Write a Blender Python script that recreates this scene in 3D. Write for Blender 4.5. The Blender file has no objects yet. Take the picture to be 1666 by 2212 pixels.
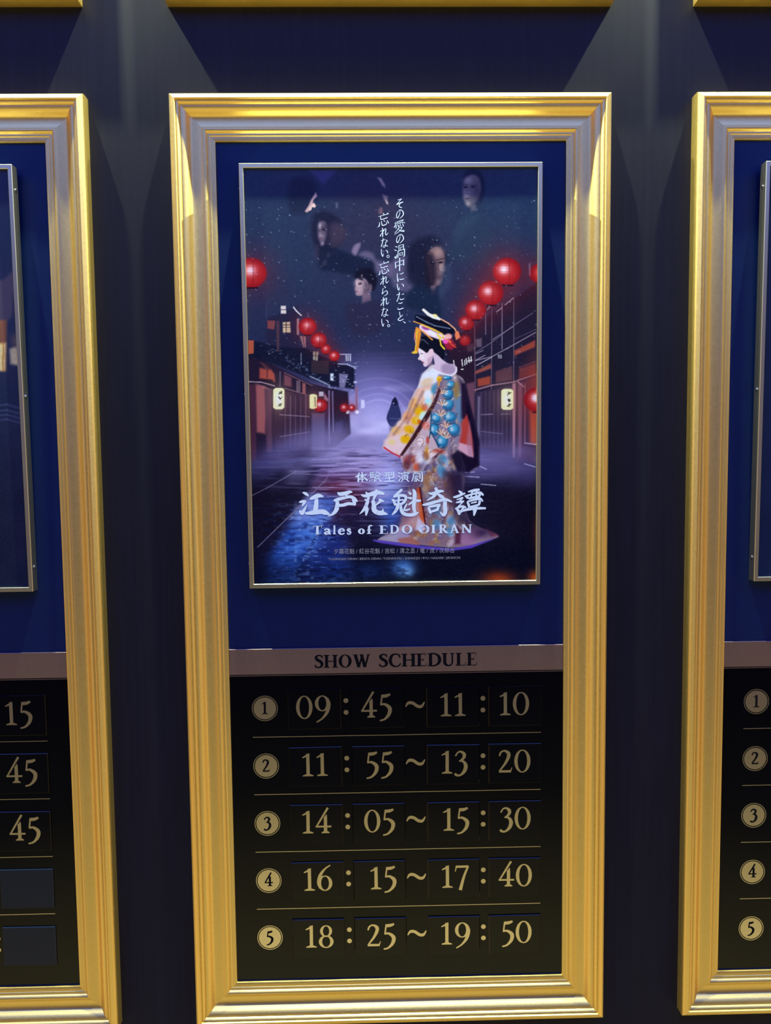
import bpy, math, random
import numpy as np
S = bpy.context.scene
COL = S.collection
Z0 = 0.5                                   # height of the lower frames' bottom edge above the hall floor
# ---------------------------------------------------------------- camera
cam = bpy.data.cameras.new('camera'); co = bpy.data.objects.new('camera', cam); COL.objects.link(co)
cam.sensor_fit = 'VERTICAL'; cam.sensor_height = 36.0; cam.lens = 36.0 * 1663.0 / 2212.0
cam.clip_start = 0.02
co.location = (-0.04381, -1.42712, Z0 + 1.0824); co.rotation_euler = (1.4997, 0.01121, -0.01885)
S.camera = co
# ---------------------------------------------------------------- exposure
S.view_settings.view_transform = 'Standard'; S.view_settings.look = 'None'
S.view_settings.exposure = 0.0; S.view_settings.gamma = 1.0; S.view_settings.use_curve_mapping = False
# ---------------------------------------------------------------- the dim hall around (sky of the world, by elevation)
W = bpy.data.worlds.new('hall'); S.world = W; W.use_nodes = True
nt = W.node_tree; nt.nodes.clear()
tc = nt.nodes.new('ShaderNodeTexCoord'); sp = nt.nodes.new('ShaderNodeSeparateXYZ'); mr = nt.nodes.new('ShaderNodeMapRange')
cr = nt.nodes.new('ShaderNodeValToRGB'); bg = nt.nodes.new('ShaderNodeBackground'); wo = nt.nodes.new('ShaderNodeOutputWorld')
mr.inputs['From Min'].default_value = -1; mr.inputs['From Max'].default_value = 1
nt.links.new(tc.outputs['Generated'], sp.inputs[0]); nt.links.new(sp.outputs['Z'], mr.inputs['Value'])
nt.links.new(mr.outputs[0], cr.inputs[0]); nt.links.new(cr.outputs[0], bg.inputs[0]); nt.links.new(bg.outputs[0], wo.inputs[0])
WORLD = [(-1.0, (.75, .60, .26)), (-.78, (.95, .80, .38)), (-.64, (.92, .82, .45)), (-.54, (.72, .61, .27)), (-.40, (.11, .10, .09)), (-.25, (.042, .036, .058)), (0.0, (.15, .105, .15)),
         (.22, (.10, .08, .22)), (.42, (.05, .07, .32)), (.65, (.04, .085, .42)), (1.0, (.03, .06, .30))]
el = cr.color_ramp.elements
while len(el) < len(WORLD): el.new(.5)
for e, (s, c) in zip(el, WORLD): e.position = (s + 1) / 2; e.color = c + (1,)
bg.inputs['Strength'].default_value = 1.0
# warm lights further along the hall on both sides: an amber glow low over the horizon, left and right
ab = nt.nodes.new('ShaderNodeMath'); ab.operation = 'ABSOLUTE'; nt.links.new(sp.outputs['X'], ab.inputs[0])
mx = nt.nodes.new('ShaderNodeMapRange'); mx.interpolation_type = 'SMOOTHSTEP'; mx.inputs['From Min'].default_value = .52; mx.inputs['From Max'].default_value = .84; nt.links.new(ab.outputs[0], mx.inputs['Value'])
mz = nt.nodes.new('ShaderNodeMapRange'); mz.interpolation_type = 'SMOOTHSTEP'; mz.inputs['From Min'].default_value = .30; mz.inputs['From Max'].default_value = -.05; nt.links.new(sp.outputs['Z'], mz.inputs['Value'])
mu = nt.nodes.new('ShaderNodeMath'); mu.operation = 'MULTIPLY'; nt.links.new(mx.outputs[0], mu.inputs[0]); nt.links.new(mz.outputs[0], mu.inputs[1])
gl = nt.nodes.new('ShaderNodeMix'); gl.data_type = 'RGBA'; gl.blend_type = 'ADD'
for k in gl.inputs:
    if k.name == 'B' and k.type == 'RGBA': k.default_value = (.54, .33, .12, 1)
    if k.name == 'A' and k.type == 'RGBA': nt.links.new(cr.outputs[0], k)
    if k.name == 'Factor' and k.type == 'VALUE': nt.links.new(mu.outputs[0], k)
nt.links.new([k for k in gl.outputs if k.type == 'RGBA'][0], bg.inputs[0])
# ---------------------------------------------------------------- blue wash light high in the hall, warm wall washers above each column of frames
def light(name, kind, loc, energy, color, **kw):
    l = bpy.data.lights.new(name, kind); l.energy = energy; l.color = color
    for k, v in kw.items(): setattr(l, k, v)
    o = bpy.data.objects.new(name, l); COL.objects.link(o); o.location = loc; return o
bw = light('blue_wash_light', 'AREA', (0.0, -2.0, Z0 + 3.6), 150.0, (.11, .20, 1.0), shape='RECTANGLE', size=7.5, size_y=2.0)
bw.rotation_euler = (math.radians(42), 0, 0)
COLX = (-0.9294, 0.0, 0.9335)              # centres of the three columns
for cx, y, z, e in ((-.785, -.123, 2.556, 165.0), (0.0, -.187, 3.05, 470.0), (.785, -.123, 2.556, 165.0)):     # small lamps close to the wall, above the upper row
    light('wall_washer_light', 'SPOT', (cx, y, Z0 + z), e, (.94, 1.03, .66), spot_size=math.radians(130), spot_blend=.5, shadow_soft_size=.011 if cx else .016)
# ---------------------------------------------------------------- lettering: every glyph is a list of convex polygons
BW = 0.0      # extra weight of the letters being drawn
def smooth(pts, n=7):
    """Catmull-Rom through (x, y, width)"""
    P = np.array(pts, float)
    if len(P) == 2: return P
    out = []
    for i in range(len(P) - 1):
        a, b, c, d = P[max(i - 1, 0)], P[i], P[i + 1], P[min(i + 2, len(P) - 1)]
        for k in range(n):
            t = k / n
            out.append(.5 * ((2 * b) + (c - a) * t + (2 * a - 5 * b + 4 * c - d) * t * t + (3 * b - a - 3 * c + d) * t ** 3))
    out.append(P[-1])
    return np.array(out)
def rb(*pts, n=7, cap=True):
    """brush stroke of changing width as quads, with blunt rounded ends"""
    S = smooth([(p[0], p[1], p[2] + BW) for p in pts], n)
    d = np.gradient(S[:, :2], axis=0)
    d /= np.maximum(np.linalg.norm(d, axis=1, keepdims=True), 1e-9)
    nn = np.stack([-d[:, 1], d[:, 0]], 1)
    w = np.maximum(S[:, 2:3], 0) * .5
    L, R = S[:, :2] + nn * w, S[:, :2] - nn * w
    q = [[L[i], L[i + 1], R[i + 1], R[i]] for i in range(len(S) - 1)]
    if cap:
        for i, s in ((0, -1), (-1, 1)):
            c, r, t, m = S[i, :2], w[i, 0], d[i] * s, nn[i]
            q.append([c + m * r, c + (m * .75 + t * .45) * r, c + t * r * .6, c + (-m * .75 + t * .45) * r, c - m * r])
    P = np.array(pts, float)
    for k in range(1, len(P) - 1):      # fill the outside of sharp turns
        a, b = P[k, :2] - P[k - 1, :2], P[k + 1, :2] - P[k, :2]
        if a @ b < .8 * np.linalg.norm(a) * np.linalg.norm(b): q += disc(P[k, 0], P[k, 1], (P[k, 2] + BW) * .5, 12)
    return [np.array(p) for p in q]
def poly(*p): return [np.array(p, float)]
def ring(cx, cy, rx, ry, ws, wt, tilt=0., n=28):
    a = np.linspace(0, 2 * np.pi, n + 1); ws += BW; wt += BW * .5
    o = np.stack([cx + rx * np.cos(a), cy + ry * np.sin(a)], 1)
    i = np.stack([cx + (rx - ws) * np.cos(a + tilt), cy + (ry - wt) * np.sin(a + tilt)], 1)
    return [np.array([o[k], o[k + 1], i[k + 1], i[k]]) for k in range(n)]
def disc(cx, cy, r, n=20):
    a = np.linspace(0, 2 * np.pi, n, endpoint=False)
    return [np.stack([cx + r * np.cos(a), cy + r * np.sin(a)], 1)]
def serif(x, y, up, wl, wr, w, h=.04, b=.06):
    s = 1 if up else -1
    return poly((x - w / 2 - wl, y), (x + w / 2 + wr, y), (x + w / 2 + wr, y + s * h), (x + w / 2, y + s * (h + b)), (x - w / 2, y + s * (h + b)), (x - w / 2 - wl, y + s * h))
def stem(x, w=.14, y0=0., y1=1., b=(.09, .09), t=(.09, .09)):
    w += BW; g = poly((x - w / 2, y0), (x + w / 2, y0), (x + w / 2, y1), (x - w / 2, y1))
    if b: g += serif(x, y0, True, b[0], b[1], w)
    if t: g += serif(x, y1, False, t[0], t[1], w)
    return g
def box(x0, y0, x1, y1):
    y0 -= BW * .25 * (y0 > 0); y1 += BW * .25 * (y1 < .99)
    return poly((x0, y0), (x1, y0), (x1, y1), (x0, y1))
def font(bw):
    """glyph -> (advance, polygons); capital height 1"""
    global BW
    BW = bw; F = {}
    F['S'] = (.60, rb((.52, .80, .03), (.43, .94, .05), (.28, .97, .05), (.13, .86, .11), (.17, .67, .15), (.32, .55, .165), (.46, .41, .155), (.49, .2, .12), (.37, .05, .06), (.22, .03, .05), (.1, .11, .045), (.06, .2, .03)) + poly((.49, .98), (.525, .98), (.54, .70), (.51, .72)) + poly((.04, .01), (.075, .01), (.075, .27), (.045, .29)))
    F['H'] = (.90, stem(.17) + stem(.71) + box(.17, .475, .71, .525))
    F['O'] = (.90, ring(.44, .5, .42, .52, .155, .045, .12))
    F['W'] = (1.20, rb((.17, 1, .15), (.40, 0, .15), cap=False) + rb((.40, 0, .06), (.62, 1, .06), cap=False) + rb((.56, 1, .15), (.79, 0, .15), cap=False) + rb((.79, 0, .06), (1.02, 1, .06), cap=False) + box(.02, .96, .33, 1) + box(.45, .96, .71, 1) + box(.90, .96, 1.15, 1))
    F['C'] = (.80, rb((.72, .70, .03), (.63, .91, .05), (.45, .985, .05), (.22, .88, .11), (.11, .5, .155), (.22, .13, .11), (.47, .015, .05), (.66, .1, .045), (.745, .24, .03)) + poly((.69, .99), (.725, .99), (.735, .66), (.705, .68)))
    F['E'] = (.68, stem(.17, t=(.09, 0), b=(.09, 0)) + box(.17, .955, .57, 1) + poly((.54, 1), (.57, 1), (.59, .77), (.565, .77)) + box(.17, .48, .45, .525) + box(.43, .4, .455, .61) + box(.17, 0, .6, .045) + poly((.57, 0), (.61, 0), (.645, .25), (.615, .25)))
    F['D'] = (.86, stem(.17, t=(.09, 0), b=(.09, 0)) + rb((.15, .975, .05), (.42, .965, .06), (.65, .80, .12), (.735, .5, .155), (.65, .2, .12), (.42, .035, .06), (.15, .025, .05), cap=False))
    F['U'] = (.84, stem(.17, y0=.3, b=None) + rb((.17, .4, .14), (.2, .16, .13), (.38, .02, .07), (.57, .09, .05), (.64, .3, .045), (.64, .5, .045), cap=False) + stem(.64, .045, y0=.48, b=None))
    F['L'] = (.66, stem(.17, b=(.09, 0)) + box(.17, 0, .58, .045) + poly((.55, 0), (.59, 0), (.63, .28), (.6, .28)))
    F['I'] = (.42, stem(.2, .15))
    F['R'] = (.80, stem(.17, t=(.09, 0)) + rb((.15, .975, .05), (.38, .965, .06), (.51, .86, .12), (.53, .74, .14), (.48, .59, .1), (.35, .515, .05), (.15, .505, .045), cap=False) + rb((.33, .54, .08), (.52, .24, .15), (.72, .03, .13), cap=False) + box(.66, 0, .84, .04))
    F['A'] = (.82, rb((.12, 0, .05), (.38, 1.0, .06), cap=False) + rb((.37, 1.02, .1), (.68, 0, .16), cap=False) + box(.2, .31, .6, .355) + box(.0, 0, .25, .04) + box(.52, 0, .84, .04))
    F['N'] = (.92, stem(.15, .05, t=(.1, .02)) + stem(.75, .05, b=None) + rb((.16, 1, .15), (.74, .03, .15), cap=False))
    F['T'] = (.80, stem(.38, .15, t=None) + box(.02, .955, .74, 1) + poly((.02, 1), (.05, 1), (.04, .74), (.01, .74)) + poly((.71, 1), (.74, 1), (.75, .74), (.72, .74)))
    F['a'] = (.50, rb((.09, .37, .1), (.15, .455, .06), (.26, .465, .06), (.335, .38, .11), (.345, .12, .12), (.43, .02, .05)) + rb((.34, .28, .04), (.19, .22, .05), (.09, .12, .11), (.14, .02, .07), (.25, .04, .04), (.34, .12, .04)))
    F['l'] = (.32, stem(.15, .12, y1=1.03, t=None) + poly((.0, .97), (.21, 1.05), (.21, .95), (.05, .93)))
    F['e'] = (.48, box(.09, .25, .42, .29) + rb((.40, .27, .06), (.37, .40, .09), (.25, .475, .045), (.12, .38, .1), (.08, .22, .12), (.14, .05, .1), (.28, .0, .06), (.42, .09, .03)))
    F['s'] = (.40, rb((.31, .36, .03), (.25, .46, .05), (.15, .46, .05), (.09, .37, .09), (.2, .26, .11), (.31, .16, .1), (.25, .02, .05), (.13, .01, .05), (.06, .12, .03)))
    F['o'] = (.52, ring(.25, .235, .235, .25, .115, .04, .15))
    F['f'] = (.36, stem(.16, .12, y1=.75, t=None) + rb((.16, .7, .12), (.18, .9, .1), (.28, 1.02, .05), (.38, .96, .09)) + box(.0, .43, .34, .475))
    F['0'] = (.76, ring(.37, .5, .355, .515, .13, .04, .1))
    F['1'] = (.60, stem(.31, .125, t=None, b=(.16, .16)) + poly((.06, .845), (.08, .80), (.25, .86), (.37, .93), (.37, 1.03)))
    F['2'] = (.68, rb((.07, .74, .05), (.13, .9, .06), (.28, .97, .06), (.455, .87, .13), (.46, .69, .13), (.33, .42, .09), (.17, .2, .06), (.08, .08, .05), cap=False) + box(.05, 0, .55, .1) + poly((.5, 0), (.57, 0), (.63, .22), (.6, .22)))
    F['3'] = (.62, rb((.06, .79, .05), (.15, .93, .05), (.29, .97, .07), (.43, .85, .13), (.40, .68, .1), (.24, .55, .045)) + rb((.22, .56, .04), (.41, .52, .09), (.5, .33, .15), (.44, .1, .13), (.27, -.07, .07), (.11, -.08, .08), (.04, -.02, .09)))
    F['4'] = (.74, rb((.56, 1.14, .08), (.06, .31, .05), cap=False) + box(.02, .265, .70, .335) + stem(.45, .125, y1=.74, t=None, b=(.1, .1)) + rb((.44, .66, .125), (.50, .83, .02), cap=False))
    F['5'] = (.62, rb((.14, .93, .12), (.35, .945, .12), (.52, 1.01, .07), cap=False) + rb((.17, .97, .05), (.115, .55, .05), cap=False) + rb((.11, .56, .06), (.29, .57, .09), (.49, .4, .15), (.46, .14, .13), (.27, -.08, .07), (.07, -.14, .05)))
    F['6'] = (.74, rb((.60, 1.13, .04), (.38, .98, .06), (.17, .7, .12), (.09, .36, .13), (.16, .12, .1)) + ring(.365, .325, .32, .35, .13, .04, .1))
    F['7'] = (.66, box(.06, .9, .62, 1) + poly((.02, .72), (.05, .72), (.1, .9), (.06, 1)) + rb((.60, .95, .07), (.42, .5, .09), (.25, -.12, .13), cap=False))
    F['8'] = (.70, ring(.34, .745, .265, .27, .11, .04, -.25) + ring(.34, .26, .325, .29, .13, .04, -.25))
    F['9'] = (.74, rb((.12, -.16, .04), (.36, .0, .06), (.57, .28, .12), (.65, .62, .13), (.58, .86, .1)) + ring(.37, .66, .32, .35, .13, .04, .1))
    F['~'] = (.9, rb((.02, .42, .03), (.14, .56, .1), (.34, .55, .11), (.56, .42, .11), (.74, .42, .1), (.86, .58, .03)))
    F[' '] = (.35, [])
    BW = 0.0; return F
F = font(.018); FB = font(.055)
def layout(text, x=0., y=0., h=1., track=0., face=None):
    """-> list of (char, polygons) set in a line, and the end x"""
    out = []
    for ch in text:
        adv, g = (face or F)[ch]
        if g: out.append((ch, [p * h + (x, y) for p in g]))
        x += (adv + track) * h
    return out, x
# brush lettering, traced as strokes; each function returns polygons in print coordinates (x right, y down)
def at(ox, oy, s): return lambda *st: [p / s + (ox, oy) for q in st for p in q]
KA, KB, KC, KD, KE, KT = at(800, 420, 14.744), at(800, 560, 13.82), at(640, 1050, 7.933), at(840, 1050, 7.573), at(760, 1010, 9.8), None
def sh(g, dx, dy): return [p + (dx, dy) for p in g]
no_ = KA(rb((935, 480, 14), (925, 590, 16), (860, 725, 28), (822, 680, 26), (835, 580, 20), (900, 485, 14), (970, 468, 22), (1035, 540, 30), (1030, 640, 28), (925, 745, 12)))
wasu = KA(rb((400, 570, 16), (420, 620, 26)), rb((245, 680, 12), (400, 640, 16), (565, 585, 26)), rb((530, 555, 10), (565, 590, 20)), rb((310, 680, 20), (320, 755, 24), (345, 775, 22), (530, 715, 26)),
          rb((285, 860, 10), (275, 960, 30), (250, 1000, 34)), rb((345, 830, 20), (355, 930, 26), (390, 965, 28), (500, 920, 24), (490, 850, 8)), rb((410, 790, 14), (445, 835, 26)), rb((520, 800, 16), (565, 885, 34)))
re_ = KA(rb((375, 1050, 26), (385, 1180, 28), (380, 1325, 28)), rb((310, 1155, 16), (430, 1110, 18), (350, 1220, 18), (300, 1310, 28)), rb((390, 1150, 14), (450, 1080, 20), (485, 1090, 24), (470, 1200, 26), (495, 1270, 24), (560, 1200, 10)))
na_ = KA(rb((335, 1460, 16), (445, 1415, 20)), rb((395, 1380, 22), (385, 1480, 22), (335, 1640, 26)), rb((480, 1425, 14), (525, 1460, 26), (475, 1510, 12)), rb((470, 1500, 16), (475, 1590, 22), (440, 1665, 18), (400, 1655, 16), (400, 1620, 14), (450, 1600, 16), (540, 1630, 26)))
i_ = KA(rb((340, 1730, 22), (345, 1850, 26), (385, 1955, 26), (410, 1860, 8)), rb((475, 1755, 12), (530, 1790, 28), (545, 1850, 24)))
maru = KA(ring(555, 1958, 46, 46, 17, 17))
CAPTION_LEFT = [wasu, re_, na_, i_, maru, sh(wasu, 1, 105), sh(re_, 1.2, 104.2),
    KB(rb((400, 790, 16), (445, 825, 24), (420, 850, 12)), rb((375, 850, 14), (360, 950, 22), (350, 1020, 26), (400, 970, 14), (470, 930, 22), (505, 980, 26), (480, 1040, 20), (405, 1085, 10))),
    sh(re_, 2, 150.2), sh(na_, 1.4, 150.2), sh(i_, 1.2, 151.4), sh(maru, 1.6, 150.1)]
CAPTION_RIGHT = [
    KA(rb((870, 150, 22), (930, 135, 25), (978, 118, 28), (930, 175, 15), (830, 295, 28)), rb((830, 300, 25), (940, 240, 20), (1025, 215, 28), (945, 260, 18), (905, 310, 26), (920, 370, 28), (985, 395, 26))),
    no_,
    KA(rb((780, 880, 14), (900, 830, 16), (1040, 785, 26)), rb((860, 850, 16), (885, 895, 22)), rb((930, 835, 16), (950, 875, 22)), rb((1020, 800, 20), (985, 860, 14)), rb((770, 905, 22), (800, 930, 20), (745, 1025, 28)), rb((800, 915, 14), (930, 885, 14), (1060, 870, 22), (1085, 895, 14)),
       rb((862, 925, 16), (885, 985, 24), (965, 965, 16)), rb((820, 960, 20), (805, 1060, 24)), rb((1010, 905, 16), (1050, 985, 28)), rb((925, 905, 14), (950, 940, 20)), rb((900, 1000, 16), (860, 1100, 18), (770, 1200, 14)), rb((880, 1055, 14), (1000, 1020, 22), (930, 1140, 18), (760, 1250, 12)), rb((880, 1085, 14), (960, 1140, 26), (1070, 1155, 30)), rb((990, 1125, 12), (1075, 1120, 14))),
    sh(no_, .3, 53.4),
    KA(rb((785, 1635, 14), (850, 1660, 30)), rb((755, 1745, 14), (825, 1775, 30)), rb((770, 1960, 20), (800, 2010, 40), (840, 1900, 16)), rb((900, 1600, 22), (905, 1790, 24)), rb((900, 1605, 12), (1050, 1575, 18)), rb((1045, 1575, 26), (1050, 1740, 24)), rb((960, 1660, 12), (1040, 1645, 14)), rb((955, 1660, 18), (958, 1750, 18)),
       rb((870, 1790, 14), (1090, 1720, 20)), rb((875, 1790, 24), (870, 2000, 26)), rb((1080, 1725, 28), (1075, 1930, 30), (1040, 1950, 14)), rb((925, 1850, 18), (930, 1930, 20)), rb((925, 1850, 12), (1020, 1825, 16)), rb((1015, 1830, 20), (1010, 1910, 18)), rb((925, 1925, 12), (1010, 1905, 14))),
    KB(rb((868, -51, 26), (868, 330, 30)), rb((740, 75, 24), (750, 250, 28)), rb((740, 80, 12), (1000, 10, 18)), rb((985, 0, 28), (990, 160, 26)), rb((760, 190, 14), (1000, 120, 16))),
    KB(rb((800, 410, 20), (800, 530, 24), (820, 650, 28), (835, 560, 8)), rb((870, 415, 10), (920, 425, 22), (980, 385, 20)), rb((870, 565, 12), (900, 595, 24), (995, 570, 22))),
    KB(rb((800, 720, 22), (810, 840, 26), (845, 910, 26), (865, 820, 8)), rb((925, 725, 12), (975, 750, 28), (985, 805, 22))),
    KB(rb((785, 1055, 18), (880, 1020, 20)), rb((860, 970, 22), (850, 1080, 24), (790, 1250, 24)), rb((930, 1040, 10), (990, 1025, 26)), rb((875, 1145, 12), (905, 1195, 24), (1000, 1170, 22))),
    KB(rb((830, 1295, 12), (890, 1310, 26), (955, 1280, 20)), rb((815, 1440, 12), (840, 1490, 28), (980, 1450, 24))),
    KB(rb((865, 1560, 18), (880, 1650, 22), (895, 1700, 16)), rb((965, 1655, 18), (870, 1740, 22), (825, 1790, 26), (880, 1825, 26), (985, 1780, 20))),
    KB(rb((975, 1850, 12), (1040, 1890, 34)))]
TITLE = [
    KC(rb((115, 112, 22), (165, 132, 52), (205, 165, 28)), rb((55, 275, 24), (110, 265, 50), (150, 268, 48), (122, 312, 34), (100, 350, 14)), rb((62, 425, 34), (100, 462, 72), (140, 405, 46), (185, 320, 8)),
       rb((238, 225, 30), (290, 200, 62), (380, 165, 70), (462, 180, 26)), rb((345, 190, 60), (345, 300, 72), (330, 420, 84)), rb((165, 470, 40), (280, 458, 72), (420, 440, 78), (500, 455, 82), (580, 490, 15))),
    KC(rb((715, 110, 22), (750, 138, 62), (850, 125, 68), (920, 102, 52), (962, 108, 16)), rb((652, 250, 34), (700, 235, 54), (800, 208, 50), (920, 185, 52), (1000, 215, 52), (1050, 265, 20)), rb((985, 215, 64), (998, 270, 64), (1005, 325, 40)), rb((700, 335, 44), (800, 328, 54), (900, 302, 54), (1010, 315, 40)),
       rb((690, 235, 44), (708, 300, 66), (692, 400, 74), (630, 480, 44), (540, 520, 8)), rb((870, 160, 30), (830, 195, 15))),
    KC(rb((1120, 152, 22), (1180, 170, 52), (1280, 142, 74), (1400, 112, 74), (1503, 132, 44)), rb((1195, 100, 15), (1225, 150, 52), (1242, 220, 40), (1230, 235, 15)), rb((1375, 65, 42), (1375, 110, 62), (1340, 200, 42), (1325, 240, 30)),
       rb((1180, 235, 28), (1225, 252, 54), (1200, 340, 58), (1150, 420, 42), (1090, 480, 10)), rb((1215, 330, 30), (1212, 420, 58), (1200, 502, 25)), rb((1200, 440, 30), (1255, 390, 8)), rb((1420, 245, 20), (1440, 238, 44), (1500, 265, 24)), rb((1460, 255, 38), (1400, 300, 34), (1370, 330, 15)),
       rb((1320, 255, 60), (1335, 330, 74), (1340, 410, 84), (1400, 455, 78), (1480, 465, 74), (1575, 485, 15)), rb((1485, 470, 60), (1490, 390, 12))),
    KD(rb((95, 150, 12), (160, 110, 42), (215, 60, 38)), rb((55, 225, 25), (85, 240, 45), (105, 300, 40)), rb((85, 175, 35), (170, 155, 42), (255, 160, 48), (285, 190, 44), (255, 260, 46), (190, 310, 35)), rb((170, 160, 35), (160, 300, 35)), rb((95, 245, 20), (240, 225, 25)), rb((100, 305, 35), (210, 290, 30)),
       rb((150, 300, 50), (140, 370, 52), (100, 430, 42), (55, 475, 12)), rb((200, 300, 40), (205, 380, 52), (245, 450, 58), (340, 475, 52), (430, 460, 58), (490, 430, 15)), rb((300, 295, 25), (268, 350, 28), (255, 392, 28)), rb((250, 395, 25), (300, 395, 32), (350, 375, 22)),
       rb((330, 100, 20), (362, 132, 42)), rb((310, 190, 20), (372, 202, 42)), rb((330, 305, 25), (420, 250, 42), (520, 240, 38)), rb((405, 58, 32), (427, 120, 62), (420, 250, 64), (415, 350, 58), (430, 420, 50))),
    KD(rb((655, 115, 20), (720, 125, 48), (830, 90, 52), (900, 85, 26)), rb((770, 35, 46), (790, 90, 52), (740, 170, 46), (630, 240, 12)), rb((805, 130, 30), (860, 170, 54), (920, 200, 20)), rb((560, 310, 25), (650, 295, 52), (800, 252, 48), (930, 222, 48), (1035, 260, 26)),
       rb((650, 345, 20), (670, 390, 42), (690, 445, 36)), rb((665, 340, 35), (750, 325, 42), (840, 310, 46)), rb((825, 320, 42), (800, 385, 42)), rb((690, 425, 35), (810, 385, 42)), rb((925, 235, 62), (925, 330, 64), (930, 420, 64), (900, 475, 52), (840, 420, 10))),
    KD(rb((1150, 80, 20), (1190, 115, 48), (1200, 150, 20)), rb((1065, 185, 26), (1130, 170, 44), (1250, 120, 26)), rb((1120, 225, 20), (1215, 192, 30)), rb((1220, 195, 16), (1150, 262, 22)), rb((1110, 272, 22), (1180, 258, 38), (1232, 250, 22)), rb((1225, 255, 18), (1130, 350, 22)), rb((1095, 365, 20), (1140, 400, 48), (1160, 462, 42)), rb((1120, 362, 30), (1200, 335, 38), (1265, 350, 30)), rb((1230, 350, 30), (1180, 430, 42)),
       rb((1305, 95, 20), (1400, 75, 48), (1485, 60, 36)), rb((1250, 160, 20), (1300, 195, 42)), rb((1270, 165, 30), (1400, 128, 32), (1500, 112, 44), (1550, 150, 30)), rb((1505, 120, 42), (1480, 180, 36)), rb((1320, 205, 35), (1480, 170, 42)), rb((1375, 80, 30), (1350, 190, 26)), rb((1450, 75, 26), (1430, 180, 24)),
       rb((1285, 265, 20), (1310, 300, 42), (1320, 350, 32)), rb((1300, 255, 30), (1420, 222, 36), (1500, 212, 48), (1545, 250, 20)), rb((1505, 215, 46), (1480, 310, 36)), rb((1355, 282, 20), (1440, 262, 30)), rb((1330, 345, 30), (1470, 312, 36)), rb((1140, 440, 20), (1250, 395, 42), (1400, 368, 48), (1588, 365, 32)), rb((1420, 330, 60), (1415, 400, 62), (1400, 485, 20)))]
SUBTITLE = [
    KE(rb((160, 110, 20), (140, 170, 40), (85, 200, 25)), rb((145, 180, 35), (140, 300, 38)), rb((170, 170, 20), (300, 155, 32)), rb((220, 100, 28), (225, 300, 32)), rb((215, 170, 20), (160, 270, 14)), rb((230, 180, 20), (330, 270, 40)), rb((190, 260, 18), (260, 250, 18))),
    KE(rb((400, 110, 26), (405, 220, 26)), rb((400, 110, 14), (490, 100, 16)), rb((400, 150, 12), (480, 140, 12)), rb((400, 185, 12), (480, 175, 12)), rb((450, 100, 16), (450, 210, 16)), rb((400, 220, 18), (490, 210, 20), (480, 300, 26)), rb((390, 260, 18), (385, 290, 20)), rb((420, 255, 14), (425, 278, 14)), rb((445, 250, 14), (452, 272, 14)),
       rb((540, 90, 20), (490, 160, 14)), rb((545, 95, 16), (615, 150, 26)), rb((510, 165, 12), (590, 160, 14)), rb((500, 190, 16), (600, 185, 16)), rb((505, 190, 16), (510, 230, 16)), rb((600, 185, 16), (590, 225, 16)), rb((500, 230, 12), (600, 222, 14)), rb((550, 150, 18), (545, 230, 16), (490, 300, 18)), rb((560, 230, 16), (625, 300, 34))),
    KE(rb((700, 120, 20), (820, 105, 16)), rb((690, 170, 16), (830, 155, 18)), rb((740, 110, 20), (730, 200, 22)), rb((790, 105, 20), (790, 200, 20)), rb((850, 100, 20), (850, 170, 20)), rb((890, 90, 26), (890, 200, 26), (865, 205, 12)), rb((720, 232, 16), (880, 218, 22)), rb((800, 200, 26), (800, 280, 26)), rb((700, 300, 20), (905, 285, 26))),
    KE(rb((985, 105, 16), (1025, 130, 30)), rb((985, 170, 14), (1020, 195, 30)), rb((1000, 290, 30), (1045, 210, 12)), rb((1120, 85, 20), (1120, 115, 24)), rb((1050, 125, 22), (1060, 150, 16)), rb((1050, 125, 16), (1210, 115, 22), (1200, 145, 12)), rb((1070, 158, 12), (1190, 150, 14)), rb((1070, 180, 18), (1070, 250, 20)), rb((1070, 180, 14), (1190, 172, 18)), rb((1190, 172, 22), (1185, 250, 22)), rb((1070, 215, 12), (1185, 210, 12)), rb((1070, 250, 14), (1185, 245, 14)), rb((1125, 150, 18), (1125, 250, 18)), rb((1090, 260, 18), (1050, 300, 20)), rb((1160, 255, 18), (1210, 295, 28))),
    KE(rb((1340, 85, 20), (1340, 130, 18)), rb((1340, 105, 12), (1400, 95, 14)), rb((1310, 135, 14), (1430, 125, 18), (1425, 150, 12)), rb((1310, 135, 24), (1305, 220, 24), (1275, 295, 20)), rb((1340, 170, 14), (1410, 160, 14)), rb((1330, 198, 12), (1425, 188, 14)), rb((1370, 200, 18), (1330, 250, 14)), rb((1350, 228, 18), (1385, 260, 20), (1365, 300, 20)), rb((1370, 245, 12), (1320, 280, 12)), rb((1375, 270, 12), (1330, 300, 12)), rb((1400, 215, 14), (1385, 240, 14)), rb((1390, 240, 14), (1435, 285, 26)), rb((1450, 130, 24), (1450, 240, 26)), rb((1490, 90, 24), (1498, 200, 28), (1490, 290, 30), (1455, 285, 10)))]
ENGLISH = []
for ch, x0, x1, b in (('T', 30, 115, 155), ('a', 135, 205, 155), ('l', 222, 255, 154), ('e', 272, 340, 154), ('s', 358, 405, 154), ('o', 468, 535, 152), ('f', 553, 610, 151), ('E', 675, 760, 150), ('D', 778, 868, 148), ('O', 893, 998, 147), ('O', 1058, 1165, 146), ('I', 1180, 1225, 145), ('R', 1255, 1350, 144), ('A', 1365, 1455, 143), ('N', 1475, 1578, 142)):
    g = FB[ch][1]; a = min(p[:, 0].min() for p in g); z = max(p[:, 0].max() for p in g)
    ENGLISH.append([np.stack([670 + (x0 + (p[:, 0] - a) / (z - a) * (x1 - x0)) / 4.503, 1120 + (b - p[:, 1] * (112 if ch in 'aeso' else 82)) / 4.503], 1) for p in g])
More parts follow.
